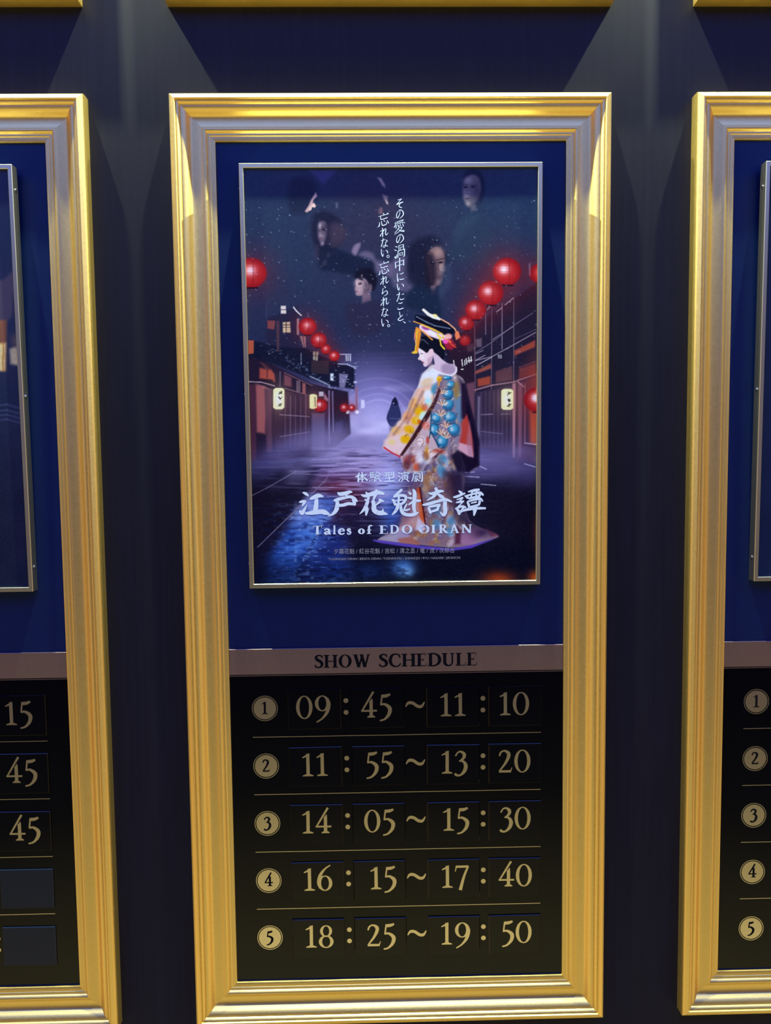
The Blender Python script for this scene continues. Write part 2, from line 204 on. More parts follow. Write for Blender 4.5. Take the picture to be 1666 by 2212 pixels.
# ---------------------------------------------------------------- the printed picture, painted with numpy in print coordinates
class Paint:
    def __init__(s, X, Y):
        s.X, s.Y = X, Y; s.im = np.zeros(X.shape + (3,)); s.rng = np.random.default_rng(7)
        s.cell = abs(X[0, 1] - X[0, 0])
    def win(s, x0, y0, x1, y1):
        """index window of the grid around a box in print coordinates"""
        c = np.where((s.X.max(0) >= x0) & (s.X.min(0) <= x1))[0]; r = np.where((s.Y.max(1) >= y0) & (s.Y.min(1) <= y1))[0]
        if not len(c) or not len(r): return None
        return slice(r[0], r[-1] + 1), slice(c[0], c[-1] + 1)
    def put(s, w, m, col):
        a = s.im[w]; col = np.asarray(col, float)
        if col.max() > 1.5: col = col / 255
        s.im[w] = a + (col - a) * np.clip(m, 0, 1)[..., None]
    def ell(s, cx, cy, rx, ry, col, a=1., soft=.15, rot=0.):
        k = max(rx, ry) * (1 + soft) + 2; w = s.win(cx - k, cy - k, cx + k, cy + k)
        if not w: return
        x, y = s.X[w] - cx, s.Y[w] - cy; c, t = np.cos(rot), np.sin(rot)
        d = np.hypot((x * c + y * t) / rx, (-x * t + y * c) / ry)
        sf = max(soft, 1. / min(rx, ry))
        s.put(w, a * np.clip((1 + sf / 2 - d) / sf, 0, 1), col)
    def glow(s, cx, cy, rx, ry, col, a=1., rot=0.):
        k = 2.6 * max(rx, ry); w = s.win(cx - k, cy - k, cx + k, cy + k)
        if not w: return
        x, y = s.X[w] - cx, s.Y[w] - cy; c, t = np.cos(rot), np.sin(rot)
        s.put(w, a * np.exp(-((x * c + y * t) / rx) ** 2 - ((-x * t + y * c) / ry) ** 2), col)
    def pol(s, pts, col, a=1., soft=1., curve=0):
        P = np.array(pts, float)
        if curve:
            Q = np.concatenate([P[-1:], P, P[:2]]); out = []
            for i in range(len(P)):
                A, B, C, D = Q[i], Q[i + 1], Q[i + 2], Q[i + 3]
                for k in range(curve):
                    t = k / curve; out.append(.5 * (2 * B + (C - A) * t + (2 * A - 5 * B + 4 * C - D) * t * t + (3 * B - A - 3 * C + D) * t ** 3))
            P = np.array(out)
        w = s.win(P[:, 0].min() - soft - 1, P[:, 1].min() - soft - 1, P[:, 0].max() + soft + 1, P[:, 1].max() + soft + 1)
        if not w: return
        x, y = s.X[w], s.Y[w]; d2 = np.full(x.shape, 1e9); ins = np.zeros(x.shape, bool)
        for (ax, ay), (bx, by) in zip(P, np.roll(P, -1, 0)):
            ex, ey = bx - ax, by - ay; t = np.clip(((x - ax) * ex + (y - ay) * ey) / max(ex * ex + ey * ey, 1e-9), 0, 1)
            d2 = np.minimum(d2, (x - ax - t * ex) ** 2 + (y - ay - t * ey) ** 2)
            if by != ay: ins ^= ((ay > y) != (by > y)) & (x < ex * (y - ay) / (by - ay) + ax)
        d = np.sqrt(d2) * np.where(ins, 1, -1); s.put(w, a * np.clip(d / soft + .5, 0, 1), col)
    def lin(s, pts, wd, col, a=1., soft=.8):
        for p, q in zip(pts[:-1], pts[1:]):
            k = wd + soft + 1; w = s.win(min(p[0], q[0]) - k, min(p[1], q[1]) - k, max(p[0], q[0]) + k, max(p[1], q[1]) + k)
            if not w: continue
            x, y = s.X[w], s.Y[w]; ex, ey = q[0] - p[0], q[1] - p[1]
            t = np.clip(((x - p[0]) * ex + (y - p[1]) * ey) / max(ex * ex + ey * ey, 1e-9), 0, 1)
            d = np.hypot(x - p[0] - t * ex, y - p[1] - t * ey); s.put(w, a * np.clip((wd / 2 - d) / soft + .5, 0, 1), col)
    def noise(s, sx, sy, seed=0):
        """smooth random field, sx and sy the grain in print units"""
        r = np.random.default_rng(seed); x, y = (s.X - s.X.min()) / sx, (s.Y - s.Y.min()) / sy
        g = r.random((int(y.max()) + 3, int(x.max()) + 3)); i, j = y.astype(int), x.astype(int); u, v = x - j, y - i
        u, v = u * u * (3 - 2 * u), v * v * (3 - 2 * v)
        return (g[i, j] * (1 - u) + g[i, j + 1] * u) * (1 - v) + (g[i + 1, j] * (1 - u) + g[i + 1, j + 1] * u) * v
    def fld(s, m, col): s.put((slice(None), slice(None)), m, col)
    def lantern(s, x, y, r, a=1., hx=0., bright=1.):
        s.glow(x, y, r * 1.7, r * 1.7, (120, 30, 35), .38 * a)
        s.ell(x, y, r, r * .98, (120, 18, 26), a, .12); s.ell(x + hx * r, y + r * .1, r * .82, r * .8, (150, 30, 33), .8 * a, .5)
        s.glow(x + hx * r - r * .15, y - r * .12, r * .62, r * .55, (176, 62, 64), .85 * a)
        s.glow(x + hx * r - r * .15, y - r * .15, r * .32, r * .30, (226, 186, 204), .95 * a * bright)
        if r > 12:
            for k in range(-4, 5): s.lin([(x - r * .9 * np.cos(k * .2), y + k * r * .2), (x + r * .9 * np.cos(k * .2), y + k * r * .2)], .9, (120, 20, 28), .25 * a)
            s.lin([(x + r * .12, y - r * .9), (x + r * .16, y), (x + r * .1, y + r * .9)], 1.2, (90, 14, 24), .7 * a)
        s.lin([(x - r * .3, y + r), (x + r * .4, y + r)], max(1.5, r * .12), (22, 14, 26), .8 * a)
    def paper(s, x, y, w, h, marks=True):
        s.glow(x, y, w * 1.3, h * .9, (150, 110, 90), .35)
        c, k = [(x - w / 2, y - h * .42), (x - w * .3, y - h / 2), (x + w * .3, y - h / 2), (x + w / 2, y - h * .42), (x + w / 2, y + h * .42), (x + w * .3, y + h / 2), (x - w * .3, y + h / 2), (x - w / 2, y + h * .42)], (222, 208, 158)
        s.pol(c, k, 1, 1.5); s.glow(x, y, w * .35, h * .35, (240, 238, 215), .8)
        for i in range(1, 7): s.lin([(x - w * .45, y - h / 2 + h * i / 7), (x + w * .45, y - h / 2 + h * i / 7)], .7, (160, 135, 90), .35)
        if marks:
            R = np.random.default_rng(int(x))
            for dy in (-.28, 0, .28):
                cx, cy, q = x + w * .14, y + h * dy, h * .11
                for k in range(5):
                    t = R.uniform(0, 6.3); u = R.uniform(-.5, .5, 2) * q; s.lin([(cx + u[0] - q * .55 * np.cos(t), cy + u[1] - q * .6 * np.sin(t)), (cx + u[0] + q * .55 * np.cos(t), cy + u[1] + q * .6 * np.sin(t))], R.uniform(.9, 1.7), (28, 24, 28), .9)
def paint_night_street(P):
    X, Y = P.X, P.Y
    z3 = lambda p: [(520 + a / 5.048, 640 + b / 5.048) for a, b in p]
    z4 = lambda p: [(830 + a / 4.76, 640 + b / 4.76) for a, b in p]
    z6 = lambda p: [(820 + a / 4.503, 980 + b / 4.503) for a, b in p]
    z1 = lambda p: [(510 + a / 4.9, 340 + b / 4.9) for a, b in p]
    z2 = lambda p: [(840 + a / 4.9, 340 + b / 4.9) for a, b in p]
    n = lambda a, b, k: P.noise(a, b, k)
    # sky, fog and far end of the street
    P.im[:] = np.array((34, 50, 78)) / 255
    P.fld(np.clip((Y - 560) / 260, 0, 1), (34, 36, 68))
    P.fld(.75 * np.exp(-((X - 820) / 170) ** 2 - ((Y - 500) / 150) ** 2), (46, 40, 64))
    P.fld(.35 * n(90, 70, 1), (44, 42, 66)); P.fld(.25 * n(7, 7, 2), (26, 34, 60))
    P.fld(np.clip((Y - 755) / 110, 0, 1) * np.exp(-((X - 835) / 190) ** 2), (76, 68, 118))
    for k in range(6): P.lin([(770, 765 + k * 9), (895, 762 + k * 9)], 3, (62, 60, 100), .25, 2)
    P.glow(815, 870, 75, 75, (128, 120, 186), .75); P.glow(815, 905, 60, 40, (172, 166, 218), .6)
    rr_ = np.hypot((X - 818) / 1.15, (Y - 896) / .9); up = np.clip((900 - Y) / 20, 0, 1)
    for r, aa in ((36, .30), (50, .2), (66, .15), (88, .12)): P.fld(aa * up * np.exp(-((rr_ - r) / 2.2) ** 2), (190, 184, 230))
    P.fld(np.clip((n(46, 16, 51) - .5) * 3, 0, 1) * np.exp(-((X - 800) / 120) ** 2 - ((Y - 890) / 60) ** 2) * .55, (186, 178, 224))
    P.fld(np.exp(-((X - 790) / 95) ** 2 - ((Y - 925) / 42) ** 2) * .6 * (.5 + n(38, 14, 61)), (190, 182, 226)); P.fld(np.exp(-((X - 760) / 70) ** 2 - ((Y - 840) / 60) ** 2) * .3, (120, 116, 168))
    # faces looking out of the night sky
    dk = (22, 28, 50)
    def face(outline, lit, col, hair=None, a=1.):
        if hair: P.pol(hair, dk, .75, 7, 6)
        P.pol(outline, (62, 52, 72), .55 * a, 7, 6)
        for L in lit: P.pol(L[0], L[1] if len(L) > 1 else col, (L[2] if len(L) > 2 else .9) * a, 2.6, 5)
    P.pol(z1([(760, 120), (1060, 120), (1000, 190), (915, 275), (830, 190)]), (62, 58, 110), .6, 8)
    P.pol(z1([(560, 250), (760, 200), (850, 330), (800, 520), (720, 580), (560, 560)]), (26, 30, 52), .6, 14, 6)
    zf = lambda p: [(615 + a / 2.1156, 345 + b / 2.1156) for a, b in p]
    g1 = lambda x, y, rx, ry, c, a: P.glow(*zf([(x, y)])[0], rx / 2.1156, ry / 2.1156, c, a)
    e1 = lambda x, y, rx, ry, c, a, ro=0.: P.ell(*zf([(x, y)])[0], rx / 2.1156, ry / 2.1156, c, a, .9, ro)
    P.pol(z1([(835, 360), (850, 400), (810, 440), (805, 470), (830, 500), (825, 520), (790, 515), (780, 545), (740, 575), (720, 560), (760, 500), (785, 440)]), (172, 140, 146), .95, 3.5)
    P.pol(z1([(815, 470), (838, 500), (828, 522), (795, 515), (790, 545), (760, 560), (775, 520)]), (206, 174, 176), .8, 2)
    P.pol(z1([(1045, 470), (1070, 465), (1072, 520), (1052, 530)]), (100, 94, 116), .6, 4)
    P.pol(z1([(1490, 200), (1530, 210), (1570, 280), (1575, 310), (1545, 290)]), (150, 132, 140), .75, 4); P.pol(z1([(1540, 380), (1600, 400), (1600, 490), (1560, 440)]), (124, 106, 122), .7, 4)
    P.pol(z1([(1575, 430), (1605, 470), (1606, 492), (1585, 480)]), (190, 164, 174), .95, 2); P.pol(z1([(1520, 515), (1545, 530), (1550, 600), (1500, 580)]), (140, 100, 112), .75, 4)
    P.pol(z1([(1450, 480), (1660, 470), (1700, 640), (1600, 760), (1480, 640)]), (50, 42, 64), .35, 16, 5)
    P.pol(zf([(130, 250), (180, 230), (250, 270), (275, 340), (240, 400), (190, 420), (140, 400), (120, 320)]), (24, 24, 44), .75, 10, 4); P.pol(zf([(205, 300), (255, 295), (275, 340), (250, 390), (205, 395)]), (58, 48, 66), .6, 12, 4)
    P.pol(zf([(150, 305), (160, 282), (178, 277), (192, 300), (190, 340), (180, 372), (166, 390), (156, 368), (148, 338)]), (84, 70, 92), .95, 5, 4); g1(158, 298, 9, 16, (168, 150, 168), .85); g1(164, 345, 12, 14, (138, 120, 142), .8); g1(170, 380, 8, 10, (138, 122, 144), .7); e1(176, 316, 12, 5, (30, 24, 40), .85, .25); e1(157, 320, 5, 4, (44, 36, 54), .7); P.lin(zf([(165, 303), (188, 306)]), 1.4, (32, 26, 40), .7, 1.6); e1(162, 355, 7, 2.6, (92, 52, 70), .8); P.lin(zf([(160, 318), (157, 340), (163, 343)]), 1.2, (170, 152, 170), .5, 1.6); P.pol(zf([(182, 290), (205, 300), (200, 380), (178, 390), (190, 340)]), (40, 34, 54), .7, 6)
    P.pol(z1([(1000, 700), (1100, 690), (1170, 770), (1130, 860), (1010, 880)]), (60, 50, 70), .5, 14, 5)
    P.pol(z1([(840, 920), (900, 980), (1000, 990), (950, 1090), (900, 1140), (840, 1060)]), (58, 46, 70), .6, 8, 5); P.ell(*z1([(930, 1112)])[0], 5, 7, (140, 122, 146), .85, .8, .5); P.ell(*z1([(972, 1030)])[0], 4, 6, (112, 98, 124), .8, .8, .4)
    P.pol(z1([(880, 950), (1080, 970), (1230, 1030), (1440, 1080), (1480, 1170), (1300, 1240), (1000, 1200), (880, 1160)]), (20, 27, 48), .8, 9, 5)
    P.pol(z1([(1220, 990), (1250, 920), (1310, 900), (1300, 960), (1260, 1030)]), (118, 100, 132), .85, 6, 5); P.pol(z1([(1300, 1030), (1360, 985), (1440, 1010), (1480, 1080), (1560, 1100), (1660, 1130), (1640, 1260), (1560, 1230), (1480, 1200), (1440, 1090)]), (96, 84, 116), .75, 9, 5)
    P.pol(z2([(20, 1180), (60, 1060), (190, 1040), (210, 1180), (290, 1310), (180, 1420), (40, 1340)]), (86, 78, 108), .7, 9, 5)
    P.pol(z1([(1240, 1270), (1300, 1180), (1420, 1170), (1490, 1280), (1460, 1400), (1400, 1390), (1380, 1300), (1330, 1270)]), (20, 20, 36), .95, 5, 4)
    P.pol(z1([(1330, 1440), (1410, 1390), (1430, 1510), (1330, 1540)]), (104, 84, 104), .9, 5); P.pol(z1([(1262, 1290), (1330, 1270), (1380, 1300), (1400, 1360), (1360, 1440), (1300, 1460), (1265, 1450), (1262, 1415), (1252, 1385), (1266, 1350)]), (128, 106, 124), .97, 3, 4); P.glow(*z1([(1290, 1330)])[0], 8, 8, (182, 156, 166), .9); P.glow(*z1([(1300, 1400)])[0], 7, 9, (160, 134, 148), .7); P.pol(z1([(1360, 1300), (1400, 1330), (1390, 1420), (1340, 1450), (1350, 1380)]), (70, 54, 70), .7, 6)
    P.pol(z1([(1315, 1280), (1325, 1230), (1335, 1245), (1330, 1290)]), (150, 124, 138), .9, 2); P.ell(*z1([(1308, 1335)])[0], 4.5, 1.8, (36, 22, 36), .9, .7, -.15); P.lin(z1([(1288, 1322), (1325, 1315)]), 1.4, (40, 28, 40), .7, 1.3); P.lin(z1([(1262, 1418), (1288, 1414)]), 1.6, (98, 48, 62), .8, 1.2); P.ell(*z1([(1418, 1375)])[0], 4, 8, (104, 84, 102), .8, .7); P.pol(z1([(1280, 1270), (1330, 1255), (1345, 1300), (1300, 1290)]), (20, 18, 32), .8, 3)
    P.pol(z1([(1180, 1540), (1330, 1535), (1430, 1505), (1560, 1560), (1640, 1760), (1300, 1900), (1150, 1700)]), (40, 34, 56), .55, 16, 5)
    P.pol(zf([(812, 70), (850, 40), (900, 60), (915, 130), (890, 200), (870, 120), (850, 70), (825, 90)]), (22, 26, 48), .8, 8, 4)
    P.pol(zf([(814, 120), (826, 84), (855, 64), (884, 76), (896, 124), (884, 170), (860, 202), (840, 212), (824, 192), (814, 156)]), (96, 88, 102), .95, 6, 4); g1(838, 90, 20, 16, (150, 136, 146), .7); g1(832, 160, 14, 22, (152, 138, 146), .85); g1(838, 196, 10, 10, (156, 142, 148), .8); g1(880, 140, 16, 50, (56, 52, 70), .75)
    e1(826, 121, 9, 5, (26, 22, 38), .9); e1(860, 120, 11, 5, (30, 26, 42), .85); P.lin(zf([(817, 108), (836, 111)]), 1.6, (36, 30, 44), .7, 1.6); P.lin(zf([(848, 110), (876, 112)]), 1.6, (36, 30, 44), .6, 1.6); P.lin(zf([(840, 122), (830, 150), (840, 154)]), 1.4, (58, 48, 60), .6, 1.6); e1(834, 174, 11, 3, (70, 46, 60), .85, -.1); P.pol(zf([(848, 206), (872, 200), (876, 228), (852, 232)]), (96, 88, 102), .8, 6)
    P.pol(z2([(700, 740), (760, 660), (850, 600), (900, 590), (960, 620), (880, 720), (720, 880)]), (56, 66, 88), .4, 12, 5); P.pol(z2([(760, 640), (860, 560), (1000, 620), (1100, 800), (1080, 1100), (640, 1080), (680, 860)]), (34, 52, 72), .4, 20, 5)
    P.pol(z2([(200, 1000), (300, 860), (480, 830), (600, 980), (610, 1100), (560, 1340), (420, 1400), (200, 1300)]), (22, 24, 44), .85, 14, 6)
    P.pol(zf([(652, 430), (672, 402), (700, 396), (722, 414), (732, 450), (729, 478), (736, 502), (726, 514), (723, 540), (712, 566), (692, 576), (668, 570), (660, 520), (650, 472)]), (100, 76, 84), .97, 4, 4); g1(700, 422, 26, 26, (158, 124, 126), .85); g1(716, 490, 14, 26, (170, 140, 142), .85); g1(702, 556, 14, 12, (150, 120, 124), .7); P.pol(zf([(640, 410), (676, 430), (690, 470), (694, 540), (680, 585), (640, 580)]), (30, 24, 38), .85, 11)
    e1(712, 467, 12, 4.5, (26, 16, 26), .95, -.05); P.lin(zf([(694, 456), (728, 449)]), 2, (38, 24, 32), .85, 1.6); P.lin(zf([(704, 470), (701, 500), (712, 508)]), 1.6, (66, 44, 54), .75, 2); g1(716, 503, 6, 5, (184, 154, 152), .7); e1(708, 533, 12, 3, (92, 46, 58), .9, -.05); P.lin(zf([(700, 544), (716, 542)]), 1.5, (76, 52, 60), .6, 1.6); e1(676, 470, 10, 5, (22, 16, 28), .7)
    P.pol(z2([(440, 1360), (500, 1350), (490, 1430), (450, 1450)]), (112, 90, 106), .9, 5)
    P.pol(z2([(560, 1180), (640, 1120), (660, 1340), (560, 1480), (520, 1560), (510, 1400)]), (54, 66, 94), .45, 12, 5); P.pol(z2([(200, 1440), (330, 1330), (440, 1380), (520, 1420), (540, 1700), (300, 1620), (180, 1560)]), (22, 32, 54), .8, 10, 5)
    P.glow(1018, 410, 30, 50, (34, 42, 66), .28); P.glow(692, 495, 26, 36, (34, 36, 58), .22); P.glow(945, 575, 34, 60, (34, 34, 54), .18)
    # houses on the left
    P.pol(z3([(60, 560), (180, 650), (420, 780), (760, 950), (1170, 1040), (1200, 1500), (900, 1750), (60, 1800)]), (32, 23, 42), .97, 4)
    P.pol(z3([(60, 470), (420, 540), (700, 560), (980, 690), (1240, 770), (1240, 1010), (960, 980), (420, 760), (60, 640)]), (19, 22, 42), .95, 5)
    P.pol(z3([(270, 240), (620, 100), (640, 560), (270, 520)]), (32, 28, 50), .7, 8)
    for b, c in (([(430, 100), (485, 100), (490, 185), (432, 185)], (200, 186, 190)), ([(452, 280), (532, 275), (540, 392), (455, 392)], (190, 164, 136)), ([(605, 240), (632, 245), (632, 420), (606, 415)], (150, 118, 128)), ([(285, 260), (370, 262), (360, 360), (285, 345)], (112, 58, 62)), ([(75, 475), (137, 480), (135, 620), (78, 628)], (168, 80, 58)),
                 ([(640, 430), (705, 435), (705, 555), (680, 555)], (150, 116, 120)), ([(785, 600), (845, 600), (835, 705), (785, 690)], (150, 146, 130)), ([(1140, 640), (1200, 640), (1200, 705), (1145, 705)], (170, 172, 200)), ([(975, 840), (1010, 840), (1008, 920), (975, 915)], (196, 204, 226)), ([(765, 700), (960, 700), (960, 850), (765, 830)], (48, 38, 48)), ([(850, 1040), (900, 1040), (900, 1090), (850, 1090)], (190, 196, 220)),
                 ([(1070, 840), (1170, 850), (1130, 1000), (1075, 990)], (110, 104, 140)), ([(1310, 1130), (1350, 1130), (1350, 1220), (1310, 1220)], (188, 184, 216)), ([(1250, 985), (1275, 985), (1275, 1260), (1250, 1260)], (130, 90, 116)), ([(1230, 925), (1265, 925), (1265, 945), (1230, 945)], (170, 170, 204))): P.pol(z3(b), c, .9, 2.2)
    for a_, b_ in (((490, 280), (490, 392)), ((455, 335), (540, 335)), ((455, 308), (535, 306)), ((432, 142), (490, 142)), ((815, 600), (812, 700)), ((785, 645), (842, 650)), ((1160, 640), (1160, 705)), ((1180, 640), (1180, 705)), ((672, 440), (692, 555)), ((990, 880), (1010, 880))): P.lin(z3([a_, b_]), 1.8, (46, 34, 50), .85)
    P.pol(z3([(380, 265), (415, 265), (415, 600), (390, 600)]), (74, 50, 62), .8, 3); P.lin(z3([(570, 115), (600, 155), (655, 205)]), 2.6, (196, 196, 210), .9); P.lin(z3([(275, 60), (275, 270)]), 1.2, (70, 66, 92), .6); P.lin(z3([(655, 620), (655, 740)]), 2.5, (96, 100, 128), .8); P.lin(z3([(1060, 630), (1200, 632)]), 2, (170, 176, 210), .8); P.lin(z3([(1060, 735), (1160, 740), (1240, 775)]), 3, (150, 156, 190), .8)
    r = np.random.default_rng(3)
    for k in range(70):
        t = r.random(); x, y = 215 + t * 740, 545 + t * 400 + r.normal() * 26; P.ell(*z3([(x, y)])[0], 1 + 2 * r.random(), .9, (92, 104, 138), .55, .6)
    for k in range(14): P.ell(*z3([(755 + k * 16, 872 + k * 7.4)])[0], 1.5, 1.5, (150, 158, 192), .85, .5)
    P.pol(z3([(200, 780), (330, 800), (365, 850), (370, 930), (200, 895)]), (150, 68, 58), .95, 5); P.pol(z3([(205, 720), (240, 720), (330, 800), (270, 800)]), (92, 48, 58), .7, 5); P.lin(z3([(285, 800), (285, 890)]), 2.5, (70, 30, 40), .8)
    P.lin(z3([(85, 930), (220, 935), (365, 975)]), 2.2, (168, 140, 152), .85); P.pol(z3([(200, 895), (345, 905), (345, 950), (220, 930)]), (34, 22, 36), .9, 2)
    P.pol(z3([(155, 960), (260, 985), (275, 1300), (265, 1500), (170, 1480)]), (150, 84, 86), .9, 7); P.pol(z3([(175, 960), (260, 985), (330, 1020), (270, 1010)]), (176, 110, 112), .8, 4); P.pol(z3([(85, 960), (155, 960), (170, 1800), (100, 1800)]), (66, 36, 54), .9, 4); P.pol(z3([(265, 1000), (340, 1020), (345, 1700), (280, 1700)]), (92, 58, 76), .75, 7)
    P.pol(z3([(380, 790), (415, 810), (440, 1000), (400, 1000)]), (36, 26, 42), .8, 3); P.lin(z3([(425, 820), (425, 980)]), 2, (90, 88, 120), .8)
    P.pol(z3([(470, 850), (550, 885), (550, 985), (470, 970)]), (110, 62, 76), .85, 4); P.pol(z3([(670, 940), (705, 955), (705, 1070), (670, 1060)]), (146, 84, 86), .85, 3)
    for x in (610, 625, 640): P.lin(z3([(x, 920), (x, 1040)]), 1.4, (160, 130, 146), .75)
    P.lin(z3([(470, 830), (780, 975)]), 1.6, (120, 86, 104), .8); P.lin(z3([(470, 1000), (740, 1080)]), 2.4, (130, 92, 108), .7)
    P.pol(z3([(370, 1010), (750, 1080), (760, 1620), (400, 1740), (350, 1500)]), (56, 38, 56), .9, 4)
    for k in range(11): P.lin(z3([(455 + k * 28, 1085), (455 + k * 28, 1640)]), 1.5 + (k % 3 == 0), (112, 86, 114) if k % 2 else (44, 28, 48), .5)
    P.lin(z3([(420, 1290), (745, 1312)]), 2, (150, 124, 150), .6); P.lin(z3([(430, 1530), (745, 1480)]), 2, (140, 116, 144), .6)
    P.pol(z3([(770, 1270), (920, 1270), (915, 1680), (775, 1700)]), (96, 84, 122), .75, 6); P.pol(z3([(920, 1180), (960, 1180), (970, 1600), (925, 1640)]), (52, 34, 64), .9, 3); P.lin(z3([(962, 1030), (966, 1600)]), 3, (128, 116, 156), .85); P.lin(z3([(1000, 1040), (1010, 1480)]), 3.5, (104, 96, 136), .8); P.pol(z3([(905, 1050), (955, 1120), (950, 1150), (905, 1120)]), (158, 124, 150), .8, 2)
    P.pol(z3([(1030, 1380), (1110, 1360), (1110, 1480), (1030, 1500)]), (56, 48, 92), .7, 6)
    for k in range(26): P.ell(*z3([(960 + 320 * r.random(), 720 + 320 * r.random())])[0], 1.2 + 2 * r.random(), 1, (160, 166, 204), .6, .5)
    P.ell(*z3([(1165, 1262)])[0], 4, 4, (220, 214, 240), .95, .5); P.ell(*z3([(1268, 1262)])[0], 4, 4, (226, 220, 244), .95, .5)
    for a_ in ((1130, 1215, 48), (1212, 1215, 38)): P.lantern(*z3([a_[:2]])[0], a_[2] / 5.048, .85)
    P.paper(601.6, 860.9, 24, 46); P.paper(676.5, 867.4, 16, 31); P.lantern(692, 875.7, 14.5); P.pol([(669, 852), (677, 851), (684, 854), (684, 881), (677, 883), (669, 881)], (214, 194, 148), .92, 1.5); P.lin([(680, 858), (681, 878)], 2, (50, 40, 40), .8)
    P.lantern(663.2, 704.4, 19, 1, .12, .7); P.lantern(687.4, 734.1, 17, 1, .1, .7); P.lantern(703.2, 753.9, 11, 1, .1, .6); P.lantern(721.7, 768.4, 11.5, 1, 0, .7); P.lantern(540.6, 588, 33, 1, .1, 1)
    # houses on the right
    P.pol(z4([(560, 480), (930, 300), (1335, 20), (1580, -150), (1580, 1700), (960, 1560), (760, 1000)]), (30, 25, 44), .9, 7)
    P.pol(z4([(620, 500), (930, 350), (930, 1000), (760, 1100), (700, 700)]), (38, 22, 38), .75, 9)
    for a_, wd, c in (([(930, 300), (940, 1000)], 3.5, (96, 70, 88)), ([(1110, 110), (1105, 960)], 3, (92, 78, 100)), ([(1335, 20), (1335, 900)], 3, (96, 84, 106)), ([(1215, 70), (1215, 540)], 3, (120, 110, 134)), ([(1045, 170), (1045, 390)], 4, (92, 88, 116)), ([(940, 580), (1110, 470), (1330, 300), (1530, 170)], 3, (92, 84, 108)), ([(1120, 440), (1330, 310)], 3, (110, 98, 122)), ([(940, 660), (1110, 620), (1330, 500), (1560, 370)], 3.5, (128, 112, 134)),
                      ([(950, 710), (1110, 625)], 2.5, (170, 160, 180)), ([(945, 655), (1040, 605)], 2.5, (150, 140, 166)), ([(945, 590), (1020, 555)], 2, (140, 130, 156)), ([(1245, 85), (1330, 15)], 4, (150, 142, 166)), ([(1160, 155), (1215, 115)], 4, (150, 142, 166)), ([(1060, 135), (1090, 110)], 4, (150, 140, 160)), ([(930, 965), (1110, 915), (1340, 880), (1570, 800)], 5, (140, 104, 118)), ([(1390, 730), (1560, 670)], 2, (110, 80, 96)), ([(1380, 860), (1560, 800)], 2.5, (150, 110, 122)), ([(1340, 440), (1560, 340)], 2, (84, 74, 98))): P.lin(z4(a_), wd / 1.6, c, .85)
    for b, c in (([(1340, 560), (1555, 450), (1555, 520), (1345, 610)], (150, 66, 52)), ([(940, 770), (1100, 690), (1105, 740), (940, 800)], (146, 72, 62)), ([(960, 850), (1095, 820), (1095, 905), (965, 930)], (150, 64, 48)), ([(1150, 770), (1320, 720), (1320, 860), (1150, 890)], (84, 52, 62)), ([(1390, 740), (1560, 690), (1560, 800), (1390, 850)], (104, 48, 50)), ([(940, 440), (1005, 430), (1005, 520), (950, 520)], (92, 78, 96)), ([(850, 500), (920, 480), (920, 560), (860, 570)], (66, 48, 62))): P.pol(z4(b), c, .85, 4)
    for a_ in ([(800, 650), (808, 715)], [(830, 655), (832, 705)], [(845, 640), (852, 695)], [(870, 625), (878, 680)], [(895, 620), (898, 670)], [(715, 660), (722, 705)], [(860, 665), (905, 655)], [(795, 750), (815, 750)]): P.lin(z4(a_), 1.9, (214, 210, 214), .9)
    for x in (1175, 1190, 1205): P.lin(z4([(x, 600), (x + 3, 635)]), 1.6, (170, 166, 186), .8)
    P.pol(z4([(840, 900), (935, 880), (935, 1500), (880, 1400)]), (104, 66, 84), .8, 6); P.pol(z4([(935, 990), (1320, 930), (1325, 1560), (940, 1560)]), (48, 38, 62), .9, 5)
    for k in range(15): P.lin(z4([(1000 + k * 22, 985 - k * 3), (1000 + k * 22, 1545)]), 1.6, (36, 28, 52) if k % 2 else (86, 72, 102), .5)
    P.lin(z4([(1000, 1218), (1120, 1212)]), 1.8, (150, 136, 160), .6); P.lin(z4([(1200, 1212), (1300, 1210)]), 1.8, (140, 128, 156), .5); P.lin(z4([(1000, 1390), (1220, 1415)]), 1.8, (120, 108, 144), .5)
    P.pol(z4([(965, 1030), (990, 1030), (985, 1500), (960, 1500)]), (132, 122, 150), .6, 4); P.pol(z4([(1322, 900), (1358, 890), (1350, 1660), (1325, 1660)]), (150, 106, 124), .95, 3); P.pol(z4([(1360, 880), (1580, 820), (1580, 1720), (1360, 1700)]), (70, 44, 64), .85, 4); P.pol(z4([(1385, 900), (1425, 890), (1415, 1660), (1385, 1650)]), (120, 80, 100), .8, 4); P.lin(z4([(1380, 880), (1440, 930)]), 2.5, (180, 130, 140), .8); P.lin(z4([(1455, 900), (1450, 1500)]), 2.2, (150, 100, 110), .7)
    P.pol(z4([(1500, 1160), (1575, 1150), (1575, 1530), (1505, 1510)]), (176, 76, 52), .85, 8); P.lin(z4([(1450, 1510), (1570, 1525)]), 2.4, (190, 170, 190), .8); P.glow(1160, 830, 24, 60, (160, 64, 48), .5)
    P.paper(1096.8, 862.7, 26, 45); P.lantern(1160, 863.7, 27, 1, .1, 1.6); P.lin([(1163, 840), (1166, 890)], 5, (250, 222, 206), .8, 5)
    P.glow(1090, 600, 75, 70, (90, 26, 34), .3)
    P.lantern(1005, 735, 12, .7, 0, 0); P.lantern(1008, 697, 16.5, .95, -.05, .9); P.lantern(1028, 669, 22, 1, 0, 1); P.lantern(1061, 632, 27, 1, -.1, 1); P.lantern(1096.5, 585.5, 30, 1, -.1, 1.1); P.lantern(1165, 590, 21, 1, .3, .4)
    P.pol(z2([(1500, 1110), (1505, 1250), (1490, 1240), (1485, 1130)]), (170, 150, 176), .4, 4)
